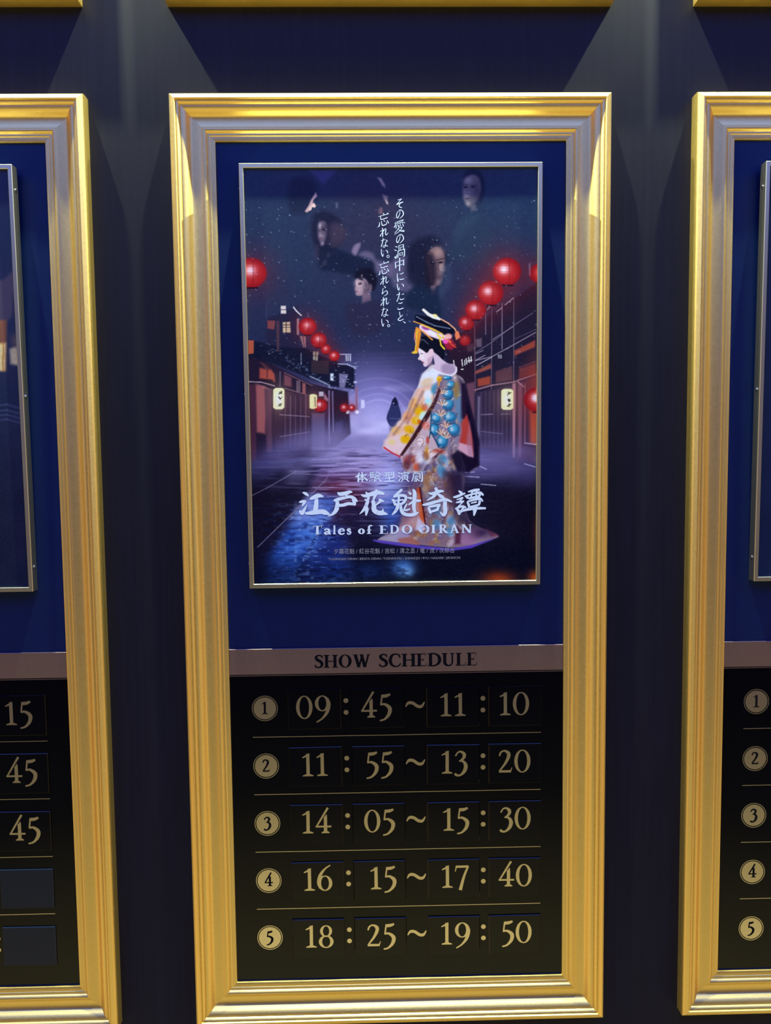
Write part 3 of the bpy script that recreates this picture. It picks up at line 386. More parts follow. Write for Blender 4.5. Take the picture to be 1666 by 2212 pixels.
    # wet street
    g = np.clip((Y - 935) / 40, 0, 1); nn = .6 * n(60, 4, 11) + .4 * n(22, 2.4, 12)
    P.fld(g * np.exp(-((X - 800) / 150) ** 2) * .9, (98, 90, 146)); P.fld(np.clip((Y - 985) / 70, 0, 1) * .93, (30, 27, 58)); P.fld(np.clip((Y - 985) / 30, 0, 1) * np.exp(-((X - 790) / 120) ** 2) * np.clip(1.6 - (Y - 985) / 90, 0, 1), (106, 92, 146))
    P.fld(np.clip((Y - 1020) / 60, 0, 1) * np.clip((X - 1010) / 120, 0, 1) * .9, (20, 20, 42)); P.glow(740, 1066, 62, 38, (112, 34, 58), .85); P.glow(700, 1130, 60, 40, (62, 40, 84), .6); P.glow(905, 1070, 40, 60, (100, 54, 90), .4)
    P.glow(836, 1075, 26, 78, (132, 150, 226), .85); P.glow(838, 1040, 34, 46, (176, 178, 232), .75); P.glow(800, 1130, 60, 50, (40, 34, 74), .55); P.glow(850, 1112, 24, 46, (40, 78, 168), .7)
    P.pol([(562, 1280), (580, 1205), (648, 1098), (672, 1072), (735, 1070), (715, 1115), (672, 1170), (640, 1280)], (42, 84, 176), .85, 22); P.pol([(640, 1280), (672, 1168), (700, 1122), (752, 1150), (736, 1280)], (34, 50, 128), .85, 26); P.glow(566, 1250, 40, 50, (16, 26, 66), .6); P.glow(660, 1098, 44, 34, (150, 160, 220), .8); P.glow(672, 1160, 26, 36, (86, 136, 224), .7); P.glow(640, 1190, 24, 20, (84, 130, 220), .5); P.glow(730, 1240, 60, 36, (34, 74, 170), .7)
    P.pol([(530, 1060), (642, 1000), (690, 1010), (650, 1090), (560, 1180), (545, 1260), (530, 1260)], (24, 20, 46), .8, 14); P.glow(640, 960, 75, 26, (98, 92, 140), .7, -.45); P.glow(590, 985, 60, 20, (74, 68, 116), .6, -.45); P.glow(720, 945, 55, 26, (120, 110, 160), .7, -.3)
    P.glow(775, 975, 62, 22, (150, 138, 188), .75); P.glow(800, 1000, 50, 22, (150, 134, 184), .65); P.glow(735, 985, 40, 14, (126, 112, 160), .5)
    for k in range(60):
        r8 = np.random.default_rng(100 + k); x, y = r8.normal(790, 55), r8.uniform(975, 1075); l = r8.uniform(8, 34); P.lin([(x - l, y), (x + l, y + r8.normal() * .8)], r8.uniform(.8, 1.8), (190, 172, 210) if k % 3 else (40, 28, 62), r8.uniform(.25, .6), 1.4)
    P.glow(1020, 985, 80, 30, (104, 92, 146), .65); P.glow(1105, 985, 60, 34, (104, 92, 142), .6); P.glow(1050, 1020, 70, 20, (96, 84, 138), .6); P.glow(1140, 1030, 40, 26, (72, 62, 110), .6)
    P.fld(np.clip((Y - 960) / 30, 0, 1) * np.clip((nn - .56) * 5, 0, 1) * np.exp(-((X - 800) / 170) ** 2) * np.clip(1.25 - (Y - 960) / 190, 0, 1) * .75, (164, 150, 204)); P.fld(np.clip((Y - 960) / 30, 0, 1) * np.clip((.42 - nn) * 5, 0, 1) * np.exp(-((X - 800) / 190) ** 2) * .6, (34, 26, 62))
    P.fld(np.clip((Y - 1060) / 60, 0, 1) * np.clip((.5 - n(14, 5, 21)) * 3, 0, 1) * np.exp(-((X - 660) / 90) ** 2) * .55, (22, 40, 110)); P.fld(np.clip((Y - 1060) / 60, 0, 1) * np.clip((n(9, 4, 22) - .6) * 3, 0, 1) * np.exp(-((X - 670) / 70) ** 2) * .5, (140, 176, 238))
    P.lin([(557, 1182), (600, 1140), (642, 1099), (700, 1040)], 2.2, (128, 120, 148), .75); P.lin([(545, 1070), (575, 1055), (640, 1018)], 1.8, (140, 128, 160), .6); P.lin([(700, 1045), (715, 1015)], 1.8, (140, 120, 160), .5)
    r9 = np.random.default_rng(9)
    for k in range(34): t = k / 33; x, y = 702 - 64 * t, 1118 + 124 * t; P.lin([(x + r9.normal() * 2, y), (x + r9.normal() * 3 + 3, y + r9.uniform(1, 3))], r9.uniform(1, 3.4), (16, 24, 66) if r9.random() < .7 else (130, 160, 220), .55, 1.2)
    for yy, x0, x1 in ((1165, 575, 760), (1196, 560, 760), (1227, 556, 725)): P.lin([(x0, yy), (x1, yy + 2)], 1.5, (16, 28, 84), .5, 1.4)
    P.fld(np.clip((Y - 1150) / 50, 0, 1) * np.clip((X - 755) / 20, 0, 1) * .75, (14, 18, 42)); P.fld(np.clip((Y - 1195) / 50, 0, 1) * .35, (14, 18, 40))
    P.glow(872, 1226, 26, 20, (78, 130, 206), .85); P.glow(880, 1236, 14, 10, (130, 180, 226), .7); P.glow(800, 1236, 40, 22, (34, 70, 150), .5); P.fld(np.clip((Y - 1205) / 30, 0, 1) * np.clip((.5 - n(10, 4, 31)) * 3, 0, 1) * .5, (14, 24, 60))
    P.glow(1078, 1252, 34, 17, (198, 74, 34), .95); P.glow(1158, 1248, 16, 15, (222, 92, 36), .95); P.glow(1166, 1150, 12, 40, (150, 48, 34), .6); P.glow(950, 1260, 200, 10, (44, 52, 50), .5)
    for a_ in ([(1004, 1021), (1026, 1020)], [(1002, 1029), (1036, 1031)], [(1040, 1046), (1072, 1049)], [(1030, 1004), (1052, 1014)], [(1134, 1002), (1157, 1009)]): P.lin(a_, 1.6, (196, 184, 218), .75)
    P.fld(np.clip((n(60, 22, 71) - .38) * 2.2, 0, 1) * np.exp(-((Y - 975 - .25 * np.abs(X - 820) * (X < 760)) / 34) ** 2) * np.clip((X - 560) / 60, 0, 1) * .4, (150, 142, 190))
    P.im *= 1 - .30 * (np.clip((Y - 1005) / 60, 0, 1) * np.clip(1.5 - 2 * P.im[..., 2], .25, 1))[..., None]
    # cloaked figure far down the street
    P.pol(z4([(80, 1080), (110, 1035), (140, 1075), (150, 1120), (170, 1190), (175, 1280), (120, 1340), (60, 1330), (25, 1250), (60, 1140)]), (38, 42, 82), .95, 2, 4); P.pol(z4([(50, 1290), (160, 1300), (150, 1400), (60, 1400)]), (62, 62, 110), .6, 6); P.pol(z4([(82, 1075), (110, 1042), (136, 1080), (128, 1120), (95, 1115)]), (24, 24, 52), .95, 1.5, 4); P.ell(*z4([(98, 1100)])[0], 1.5, 1.5, (150, 146, 190), .9, .5); P.lin(z4([(60, 1255), (160, 1260)]), 1.3, (96, 98, 146), .7)
    # woman in a kimono, turned away
    P.pol(z6([(-20, 850), (60, 790), (180, 730), (260, 560), (330, 300), (420, 200), (800, 180), (820, 400), (860, 600), (930, 690), (1060, 750), (1160, 800), (1120, 830), (900, 900), (700, 915), (400, 890), (150, 860)]), (132, 112, 124), .97, 3, 5)
    P.pol(z4([(500, 700), (620, 740), (740, 800), (830, 880), (880, 1150), (970, 1480), (970, 1740), (860, 1800), (700, 1800), (480, 1810), (240, 1810), (180, 1700), (150, 1640), (0, 1570), (-15, 1540), (60, 1400), (150, 1300), (220, 1200), (300, 1000), (350, 920), (370, 850), (400, 790), (440, 750)]), (166, 150, 160), 1, 2.5, 4)
    rr = np.random.default_rng(12); cream, gold, teal, red, brown, yel, pale = (196, 184, 186), (178, 136, 70), (66, 126, 158), (160, 72, 58), (112, 66, 66), (190, 152, 44), (160, 176, 200)
    P.pol(z4([(880, 1150), (970, 1480), (970, 1740), (860, 1800), (800, 1640), (760, 1400), (800, 900)]), (40, 24, 46), .95, 5); P.pol(z4([(800, 1280), (860, 1200), (900, 1350), (925, 1650), (860, 1640), (750, 1560), (760, 1450)]), (166, 78, 72), .9, 4); P.pol(z4([(760, 1500), (900, 1540), (925, 1660), (850, 1640), (750, 1570)]), (176, 150, 166), .9, 4)
    P.pol(z4([(500, 720), (640, 760), (720, 830), (560, 880), (350, 940), (390, 800)]), (190, 192, 206), .9, 8); P.pol(z4([(350, 950), (540, 900), (560, 1000), (400, 1250), (180, 1560), (0, 1560), (60, 1400), (220, 1200)]), (190, 160, 148), .9, 8)
    P.pol(z4([(0, 1480), (200, 1400), (260, 1500), (170, 1640), (0, 1570)]), (198, 172, 180), .8, 8)
    for x, y, rx, ry, c, a_, ro in ((440, 880, 70, 40, (176, 150, 120), .6, -.4), (360, 1170, 60, 60, gold, .7, .4), (370, 1190, 46, 40, yel, .9, .4), (330, 1280, 50, 40, yel, .9, .2), (260, 1370, 52, 40, yel, .9, .3), (220, 1470, 50, 44, yel, .95, 0), (300, 1100, 40, 60, (206, 160, 110), .7, .5), (240, 1230, 50, 50, (208, 150, 110), .7, .5), (120, 1380, 50, 40, (200, 160, 96), .5, .3), (80, 1500, 36, 30, (206, 172, 110), .5, 0), (170, 1310, 40, 30, (214, 190, 184), .6, 0), (450, 1010, 40, 50, (190, 196, 206), .9, .3), (530, 955, 44, 58, teal, .85, .3), (455, 1090, 38, 44, (150, 190, 206), .8, 0), (400, 1230, 36, 50, (170, 196, 200), .85, .4), (380, 1300, 40, 26, red, .6, .5), (420, 1140, 30, 40, red, .45, .5)):
        P.ell(*z4([(x, y)])[0], rx / 4.76, ry / 4.76, c, a_, .7, ro)
    P.pol(z4([(560, 800), (700, 810), (790, 980), (800, 1400), (740, 1650), (560, 1560), (480, 1380), (490, 1130)]), (128, 118, 136), .95, 6)
    for x, y, rx, ry in ((650, 840, 48, 24), (690, 910, 46, 40), (660, 1000, 58, 56), (660, 1110, 60, 62), (680, 1240, 66, 58), (720, 1370, 60, 66), (540, 1250, 56, 56), (520, 1370, 50, 70), (600, 1490, 60, 70), (600, 1680, 44, 36)):
        P.ell(*z4([(x, y)])[0], rx / 4.76, ry / 4.76, (46, 96, 132), .9, .35); P.ell(*z4([(x - 6, y - 10)])[0], rx * .7 / 4.76, ry * .66 / 4.76, (94, 150, 178), .8, .7); P.ell(*z4([(x - 22, y - 4)])[0], rx * .34 / 4.76, ry * .36 / 4.76, (176, 176, 186), .7, .8)
    P.pol(z4([(740, 880), (790, 960), (810, 1280), (750, 1300), (720, 1050)]), (96, 124, 150), .75, 6); P.ell(*z4([(745, 960)])[0], 7, 20, (140, 112, 70), .7, .6); P.ell(*z4([(568, 850)])[0], 6, 6, (214, 160, 60), .9, .4); P.lin(z4([(565, 860), (562, 920)]), 3, (200, 140, 56), .8)
    for cx, cy in ((600, 960), (600, 1080), (580, 1190), (640, 1310), (590, 1380), (640, 1420), (440, 1600), (700, 1620)):
        for k in range(7):
            an = -2.6 + k * .36; P.lin(z4([(cx, cy + 40), (cx + 62 * np.cos(an), cy + 40 + 62 * np.sin(an))]), 2.2, (150, 112, 96) if k % 2 else (198, 178, 168), .75)
    P.pol(z4([(560, 950), (585, 960), (540, 1090), (470, 1230), (330, 1450), (190, 1640), (160, 1640), (290, 1440), (440, 1190), (510, 1080)]), (58, 30, 36), .92, 3); P.lin(z4([(485, 1180), (480, 1390), (465, 1460)]), 2.4, (30, 76, 104), .9); P.lin(z4([(480, 1390), (530, 1480), (570, 1560)]), 2.6, (30, 62, 96), .9); P.lin(z4([(0, 1555), (80, 1610), (165, 1650)]), 3.4, (176, 44, 62), .95)
    for x, y, rx, ry, c in ((430, 1330, 40, 40, (190, 120, 110)), (380, 1490, 40, 50, (198, 184, 190)), (450, 1480, 16, 40, (160, 70, 60)), (560, 1600, 60, 30, red), (270, 1680, 70, 50, (132, 64, 68)), (370, 1660, 50, 70, (184, 178, 190)), (440, 1620, 24, 80, gold), (520, 1640, 60, 40, (190, 178, 184)), (340, 1760, 40, 40, (170, 84, 60)), (230, 1740, 40, 50, (90, 50, 60)), (700, 1700, 60, 60, (98, 84, 100)), (760, 1720, 40, 70, (80, 74, 98))):
        P.ell(*z4([(x, y)])[0], rx / 4.76, ry / 4.76, c, .75, .7)
    P.lin(z4([(330, 1480), (360, 1450), (400, 1460), (410, 1500), (380, 1550)]), 1.4, (120, 100, 96), .8)
    P.pol(z4([(640, 1560), (590, 1600), (430, 1790), (400, 1800), (500, 1660)]), (54, 26, 40), .85, 4)
    # lower robe down to the hem
    pal = [(190, 180, 190), (176, 150, 120), (150, 104, 84), (110, 100, 128), (140, 156, 178), (120, 80, 78), (196, 188, 196), (160, 128, 80), (96, 92, 120)]
    for k in range(240):
        y = rr.uniform(20, 880); lo = 230 + 150 * np.sin(min(y, 330) / 330 * 1.4) - max(0, y - 330) * .55; hi = 810 + max(0, y - 560) * .9 - 20
        lo = max(lo, 380 - max(0, y - 200) * .62); x = rr.uniform(lo + 15, hi - 15)
        if (x - 560) ** 2 / 520 ** 2 + max(0, y - 300) ** 2 / 590 ** 2 > 1: continue
        P.ell(*z6([(x, y)])[0], rr.uniform(2, 7), rr.uniform(4, 11), pal[rr.integers(len(pal))], .55, .8, rr.uniform(-.9, .9))
    for k in range(120):
        y = rr.uniform(150, 860); x = rr.uniform(420 - .35 * y * .6, 800); a0 = rr.uniform(0, 3.1)
        P.lin(z6([(x, y), (x + 40 * np.cos(a0), y + 40 * np.sin(a0))]), 1.3, (206, 196, 200) if k % 2 else (124, 92, 74), .5)
    P.pol(z6([(360, 330), (400, 340), (430, 520), (450, 680), (410, 700), (370, 560)]), (190, 96, 56), .85, 4); P.lin(z6([(395, 330), (425, 520), (450, 690)]), 3.6, (80, 26, 32), .95); P.pol(z6([(290, 330), (385, 400), (400, 660), (330, 740), (180, 760), (230, 600)]), (170, 138, 140), .8, 8); P.pol(z6([(380, 620), (450, 690), (420, 760), (350, 740)]), (184, 182, 206), .8, 5); P.pol(z6([(420, 230), (480, 180), (500, 330), (440, 420)]), (160, 128, 96), .6, 6)
    for x, y in ((610, 50), (600, 150), (620, 190), (560, 690), (700, 660), (690, 760), (560, 540)): P.ell(*z6([(x, y)])[0], 9, 10, (92, 136, 166), .75, .8)
    P.pol(z6([(700, 160), (830, 180), (830, 420), (760, 560), (720, 400)]), (66, 50, 80), .6, 9); P.pol(z6([(620, 180), (740, 200), (730, 520), (640, 520)]), (104, 70, 74), .5, 9)
    P.pol(z6([(0, 830), (120, 770), (240, 740), (300, 800), (360, 880), (150, 865)]), (150, 142, 168), .85, 5); P.pol(z6([(180, 830), (300, 810), (400, 870), (380, 900), (200, 870)]), (150, 96, 84), .75, 5); P.pol(z6([(760, 800), (900, 720), (1050, 750), (1140, 805), (900, 890), (770, 880)]), (150, 118, 146), .8, 6); P.pol(z6([(1040, 730), (1165, 800), (1090, 810)]), (110, 44, 62), .8, 6); P.pol(z6([(740, 700), (800, 740), (790, 880), (740, 880)]), (80, 44, 66), .8, 6)
    P.pol(z6([(-60, 835), (60, 850), (200, 870), (400, 895), (700, 925), (900, 890), (1130, 822), (1100, 842), (900, 920), (700, 948), (500, 935), (250, 905), (0, 868), (-60, 848)]), (84, 62, 164), .97, 2.5)
    P.pol(z4([(800, 900), (840, 890), (900, 1150), (985, 1480), (985, 1745), (870, 1815), (840, 1790), (925, 1700), (930, 1500), (850, 1200)]), (26, 20, 44), .95, 4); P.pol(z4([(740, 800), (830, 870), (860, 1000), (830, 1250), (795, 1250), (800, 1000)]), (44, 34, 56), .7, 8)
    P.pol(z4([(930, 1690), (850, 1640), (760, 1580), (690, 1640), (760, 1810), (880, 1810)]), (28, 22, 46), .85, 6); P.pol(z4([(880, 1280), (925, 1640), (870, 1650), (850, 1500)]), (150, 118, 136), .6, 6)
    for cx, cy in ((650, 940), (655, 1040), (660, 1155), (690, 1290), (730, 1420), (545, 1300), (600, 1540)): P.lin(z4([(cx - 40, cy + 10), (cx, cy + 24), (cx + 44, cy + 6)]), 2, (30, 50, 78), .6, 1.6)
    for a_ in ([(600, 850), (560, 1000), (500, 1120)], [(560, 1600), (520, 1700), (500, 1800)], [(700, 1450), (690, 1600), (700, 1790)], [(300, 1060), (230, 1250), (100, 1420)], [(400, 980), (330, 1120), (240, 1300)], [(280, 1560), (260, 1680), (290, 1790)]): P.lin(z4(a_), 5, (92, 70, 84), .4, 6)
    r7 = np.random.default_rng(21)
    for k in range(150):
        x, y = r7.uniform(80, 760), r7.uniform(830, 1780)
        if x < 560 - (y - 830) * .62 + 0 or x > 800: continue
        t = r7.uniform(-2.4, -.6); P.lin(z4([(x, y), (x + 26 * np.cos(t), y + 26 * np.sin(t)), (x + 40 * np.cos(t + .5), y + 40 * np.sin(t + .5))]), r7.uniform(.8, 1.6), ((214, 200, 196), (130, 96, 70), (90, 66, 76), (206, 160, 96))[k % 4], .5, 1.2)
    P.pol(z6([(640, 170), (840, 170), (850, 480), (900, 640), (980, 700), (860, 740), (760, 660), (700, 420)]), (30, 26, 52), .62, 22); P.pol(z6([(240, 560), (290, 380), (330, 250), (400, 240), (340, 420), (300, 620), (140, 760), (60, 790)]), (70, 52, 92), .5, 16); P.glow(*z6([(1010, 770)])[0], 26, 14, (40, 28, 56), .7); P.glow(*z6([(560, 480)])[0], 40, 50, (60, 50, 72), .3)
    keep = P.im.copy(); P.im[:] = 0
    P.pol(z4([(420, 770), (560, 780), (730, 830), (830, 900), (880, 1150), (960, 1480), (960, 1730), (860, 1800), (240, 1800), (160, 1640), (0, 1560), (70, 1400), (230, 1200), (310, 1000), (370, 850)]), (1, 1, 1), 1, 6); P.pol(z6([(150, 850), (200, 730), (270, 560), (330, 300), (420, 150), (780, 150), (820, 400), (860, 600), (930, 690), (1060, 750), (900, 890), (700, 905), (400, 880)]), (1, 1, 1), 1, 8)
    mk = P.im[..., :1].copy(); lum = keep.mean(-1, keepdims=True); P.im[:] = keep + mk * (np.clip(lum + (keep - lum) * 1.45, 0, 1) * np.clip(.62 + .62 * lum, 0, 1.05) - keep)
    # neck, face, hair and ornaments
    P.pol(z4([(490, 560), (520, 690), (500, 745), (560, 770), (660, 810), (735, 800), (752, 745), (720, 700), (660, 690), (590, 640), (520, 560)]), (182, 160, 184), 1, 2, 4); P.pol(z4([(600, 700), (700, 700), (735, 760), (690, 800), (600, 780)]), (130, 108, 140), .7, 6, 4); P.lin(z4([(500, 745), (580, 790), (690, 815), (740, 780), (745, 730)]), 2.4, (208, 204, 218), .85)
    P.pol(z4([(352, 530), (440, 530), (500, 560), (500, 620), (480, 680), (430, 722), (408, 715), (400, 690), (392, 672), (372, 655), (352, 650), (352, 635), (366, 610), (350, 570)]), (198, 172, 188), 1, 1.5, 3); P.pol(z4([(360, 540), (410, 560), (420, 640), (380, 650), (366, 610)]), (214, 192, 204), .8, 4); P.lin(z4([(366, 612), (352, 642)]), 1.5, (218, 198, 208), .9)
    P.lin(z4([(372, 585), (398, 592)]), 1.5, (70, 40, 56), .9); P.lin(z4([(392, 674), (410, 684)]), 2, (120, 30, 52), .95); P.pol(z4([(448, 640), (500, 600), (495, 700), (470, 720), (440, 724)]), (150, 116, 140), .55, 4)
    P.pol(z4([(346, 510), (360, 430), (450, 400), (540, 420), (600, 480), (620, 560), (610, 650), (560, 610), (510, 570), (500, 545), (470, 545), (440, 580), (400, 555)]), (14, 16, 30), 1, 2, 4); P.pol(z4([(470, 545), (498, 540), (508, 580), (495, 615), (478, 605), (462, 570)]), (196, 166, 180), 1, 1.3, 3); P.lin(z4([(365, 435), (410, 450), (455, 490)]), 1.6, (110, 116, 140), .6)
    P.pol(z4([(318, 190), (400, 200), (540, 230), (640, 260), (700, 300), (730, 370), (640, 400), (520, 360), (400, 310), (330, 260)]), (14, 16, 32), 1, 2, 4); P.lin(z4([(330, 205), (420, 255), (520, 300), (680, 330)]), 2, (112, 128, 160), .8, 1.5)
    P.pol(z4([(370, 290), (440, 320), (560, 380), (640, 400), (690, 420), (660, 470), (560, 440), (430, 390), (365, 330)]), (206, 176, 200), 1, 2, 3); P.lin(z4([(430, 340), (520, 400)]), 4, (240, 236, 244), .8, 2); P.ell(*z4([(425, 325)])[0], 9, 4, (120, 40, 120), .8, .6, .4); P.ell(*z4([(660, 410)])[0], 8, 6, (214, 150, 150), .9, .5); P.pol(z4([(600, 450), (690, 430), (740, 500), (700, 550), (640, 540)]), (150, 30, 50), .85, 4); P.ell(*z4([(632, 462)])[0], 6, 5, (214, 80, 170), .95, .5)
    P.pol(z4([(385, 135), (405, 122), (470, 175), (540, 195), (585, 230), (575, 245), (500, 225), (440, 190)]), (222, 206, 200), 1, 1.3); P.ell(*z4([(525, 195)])[0], 5, 3, (226, 196, 120), .9, .5, .4); P.lin(z4([(585, 232), (660, 275), (725, 330), (750, 375)]), 2.6, (206, 150, 120), .95); P.pol(z4([(735, 350), (765, 360), (785, 420), (740, 450), (728, 400)]), (206, 110, 78), .95, 2); P.lin(z4([(300, 255), (400, 290), (520, 340), (600, 385)]), 2, (216, 150, 70), .9)
    P.lin(z4([(330, 320), (400, 360), (495, 445)]), 3, (206, 130, 62), .95); P.lin(z4([(380, 290), (480, 330), (600, 390)]), 2.4, (224, 180, 70), .95); P.lin(z4([(545, 385), (570, 420), (585, 500), (620, 540)]), 3, (230, 180, 50), .95); P.lin(z4([(550, 400), (600, 430), (610, 400)]), 2.6, (230, 176, 60), .9)
    P.pol(z4([(320, 330), (365, 330), (380, 380), (350, 560), (330, 580), (312, 560), (330, 460), (310, 400)]), (206, 126, 40), .92, 2); P.lin(z4([(318, 370), (312, 430), (330, 500)]), 2, (214, 120, 130), .9); P.lin(z4([(340, 340), (330, 440), (318, 560)]), 1.6, (240, 186, 60), .9); P.pol(z4([(280, 575), (320, 555), (345, 570), (340, 585), (300, 590)]), (232, 170, 50), .95, 1.5); P.lin(z4([(640, 440), (700, 500), (740, 525)]), 1.8, (214, 80, 46), .9); P.lin(z4([(600, 420), (690, 470)]), 1.8, (220, 120, 80), .9)
    # rain
    r = np.random.default_rng(5)
    for k in range(330):
        x, y = r.uniform(525, 1165), r.uniform(430, 800); l = r.uniform(.6, 2.6); P.lin([(x, y), (x + l * 1.2, y + l * .8)], r.uniform(.7, 1.4), (150, 164, 196), r.uniform(.2, .75), 1)
    P.fld(.10 * n(2.2, 2.2, 41), (90, 96, 120)); P.im[:] = np.clip((P.im - .045) * 1.08, .002, 1)
def paint_dark_scene(P):
    """left-hand poster: night scene with a pale arm and a golden glow"""
    X, Y = P.X, P.Y
    P.im[:] = np.array((26, 36, 66)) / 255; P.fld(np.clip((Y - 700) / 400, 0, 1), (12, 18, 40)); P.fld(.4 * P.noise(40, 40, 3), (36, 36, 60))
    P.pol([(-60, 620), (0, 603), (20, 588), (34, 575), (34, 600), (26, 640), (16, 690), (-60, 700)], (66, 56, 76), .85, 8, 5)
    P.pol([(-60, 690), (12, 690), (11, 800), (-60, 800)], (130, 76, 50), .8, 6); P.pol([(-60, 745), (10, 740), (8, 800), (-60, 800)], (206, 186, 130), .9, 7); P.lin([(4, 740), (4, 800)], 3, (150, 90, 30), .9)
    P.pol([(18, 752), (42, 745), (44, 790), (20, 785)], (176, 156, 128), .9, 7); P.glow(34, 735, 14, 16, (110, 84, 76), .6)
    for y in (873, 885, 895, 905): P.lin([(-40, y + 6), (12, y), (40, y + 8)], 3, (70, 76, 116), .6, 3)
    P.fld(.2 * P.noise(4, 4, 9), (40, 46, 76))
# ---------------------------------------------------------------- helpers
def mat(name, base, rough=.5, metal=0., spec=.5, coat=0., coat_rough=.05, noise=None, bump=0., scale=(1, 1, 1), nscale=60., attr=None, rvar=0.):
    m = bpy.data.materials.new(name); m.use_nodes = True; t = m.node_tree; b = t.nodes['Principled BSDF']
    b.inputs['Base Color'].default_value = tuple(base) + (1,); b.inputs['Roughness'].default_value = rough
    b.inputs['Metallic'].default_value = metal; b.inputs['Specular IOR Level'].default_value = spec
    b.inputs['Coat Weight'].default_value = coat; b.inputs['Coat Roughness'].default_value = coat_rough
    if attr:
        a = t.nodes.new('ShaderNodeVertexColor'); a.layer_name = attr; t.links.new(a.outputs['Color'], b.inputs['Base Color'])
    if noise or bump or rvar:
        c = t.nodes.new('ShaderNodeTexCoord'); mp = t.nodes.new('ShaderNodeMapping'); mp.inputs['Scale'].default_value = scale
        n = t.nodes.new('ShaderNodeTexNoise'); n.inputs['Scale'].default_value = nscale; n.inputs['Detail'].default_value = 5
        t.links.new(c.outputs['Object'], mp.inputs[0]); t.links.new(mp.outputs[0], n.inputs['Vector'])
        if noise:
            r = t.nodes.new('ShaderNodeValToRGB'); r.color_ramp.elements[0].position = .32; r.color_ramp.elements[1].position = .7
            r.color_ramp.elements[0].color = tuple(noise) + (1,); r.color_ramp.elements[1].color = tuple(base) + (1,)
            t.links.new(n.outputs[0], r.inputs[0]); t.links.new(r.outputs[0], b.inputs['Base Color'])
        if rvar:
            k = t.nodes.new('ShaderNodeMapRange'); k.inputs['To Min'].default_value = rough - rvar; k.inputs['To Max'].default_value = rough + rvar
            t.links.new(n.outputs[0], k.inputs['Value']); t.links.new(k.outputs[0], b.inputs['Roughness'])
        if bump:
            u = t.nodes.new('ShaderNodeBump'); u.inputs['Strength'].default_value = bump; u.inputs['Distance'].default_value = .0006
            t.links.new(n.outputs[0], u.inputs['Height']); t.links.new(u.outputs[0], b.inputs['Normal'])
    return m
M_WALL = mat('navy_wood_grain_wall', (.0122, .0126, .0215), .50, spec=.10, noise=(.0098, .0102, .0170), bump=.06, scale=(14, 1, .5), nscale=9)
M_GOLD = mat('gold_leaf_paint', (.90, .67, .22), .45, 1.0, noise=(.86, .62, .185), bump=.05, nscale=240, rvar=.04)
M_NAVY = mat('navy_satin_panel', (.0022, .0125, .068), .42, spec=.2, noise=(.0018, .011, .061), nscale=30)
M_BRASS = mat('dull_brass_strip', (.36, .27, .26), .40, 1.0, noise=(.33, .245, .235), nscale=300)
M_BLACK = mat('black_acrylic_board', (.0010, .0011, .0018), .09, spec=.28, noise=(.001, .001, .0018), nscale=400)
M_TILE = mat('black_acrylic_tile', (.0010, .0011, .0018), .07, spec=.30, noise=(.001, .001, .0018), nscale=200)
M_BLANK = mat('slate_blank_tile', (.0055, .0115, .021), .3, spec=.25, noise=(.0075, .0125, .018), nscale=400)
M_FOIL = mat('gold_foil_print', (.80, .70, .47), .24, 1.0, noise=(.75, .65, .44), nscale=500)
M_INK = mat('black_ink', (.004, .004, .005), .8, spec=.08, noise=(.005, .005, .006), nscale=100)
M_SILVER = mat('brushed_silver_aluminium', (.62, .60, .43), .34, 1.0, noise=(.57, .55, .39), bump=.04, nscale=300)
M_WHITE = mat('white_print', (.78, .93, .97), .35, spec=.3, noise=(.76, .91, .95), nscale=80)
M_GREYINK = mat('pale_grey_print', (.34, .34, .36), .35, noise=(.32, .32, .34), nscale=80)
M_PRINT = mat('glossy_poster_print', (.5, .5, .5), .16, spec=.22, attr='print', bump=.02, nscale=700)
M_SCREW = mat('bright_steel_screw', (.8, .8, .78), .2, 1.0, noise=(.7, .7, .68), nscale=200)

def obj(name, verts, faces, m, parent=None, smooth=None, loc=(0, 0, 0)):
    me = bpy.data.meshes.new(name); me.from_pydata([tuple(map(float, v)) for v in verts], [], faces); me.materials.append(m)
    if smooth is not None:
        me.shade_smooth(); me.set_sharp_from_angle(angle=math.radians(smooth))
    me.update(); o = bpy.data.objects.new(name, me); COL.objects.link(o); o.location = loc; o.parent = parent; return o
def tag(o, label=None, cat=None, group=None, kind=None):
    if label: o['label'] = label
    if cat: o['category'] = cat
    if group: o['group'] = group
    if kind: o['kind'] = kind
    return o
def empty(name, loc):
    o = bpy.data.objects.new(name, None); o.empty_display_size = .02; COL.objects.link(o); o.location = loc; return o
def boxdata(x0, x1, y0, y1, z0, z1, bev=0.):
    """box with its front (-y) edges chamfered by bev"""
    if not bev:
        v = [(x, y, z) for x in (x0, x1) for y in (y0, y1) for z in (z0, z1)]
        return v, [(0, 1, 3, 2), (4, 6, 7, 5), (0, 4, 5, 1), (2, 3, 7, 6), (0, 2, 6, 4), (1, 5, 7, 3)]
    R = lambda a, y: [(x0 + a, y, z0 + a), (x1 - a, y, z0 + a), (x1 - a, y, z1 - a), (x0 + a, y, z1 - a)]
    v = R(0, y1) + R(0, y0 + bev) + R(bev, y0)
    f = [(3, 2, 1, 0), (8, 9, 10, 11)]
    for a in (0, 4): f += [(a + i, a + (i + 1) % 4, a + 4 + (i + 1) % 4, a + 4 + i) for i in range(4)]
    return v, f
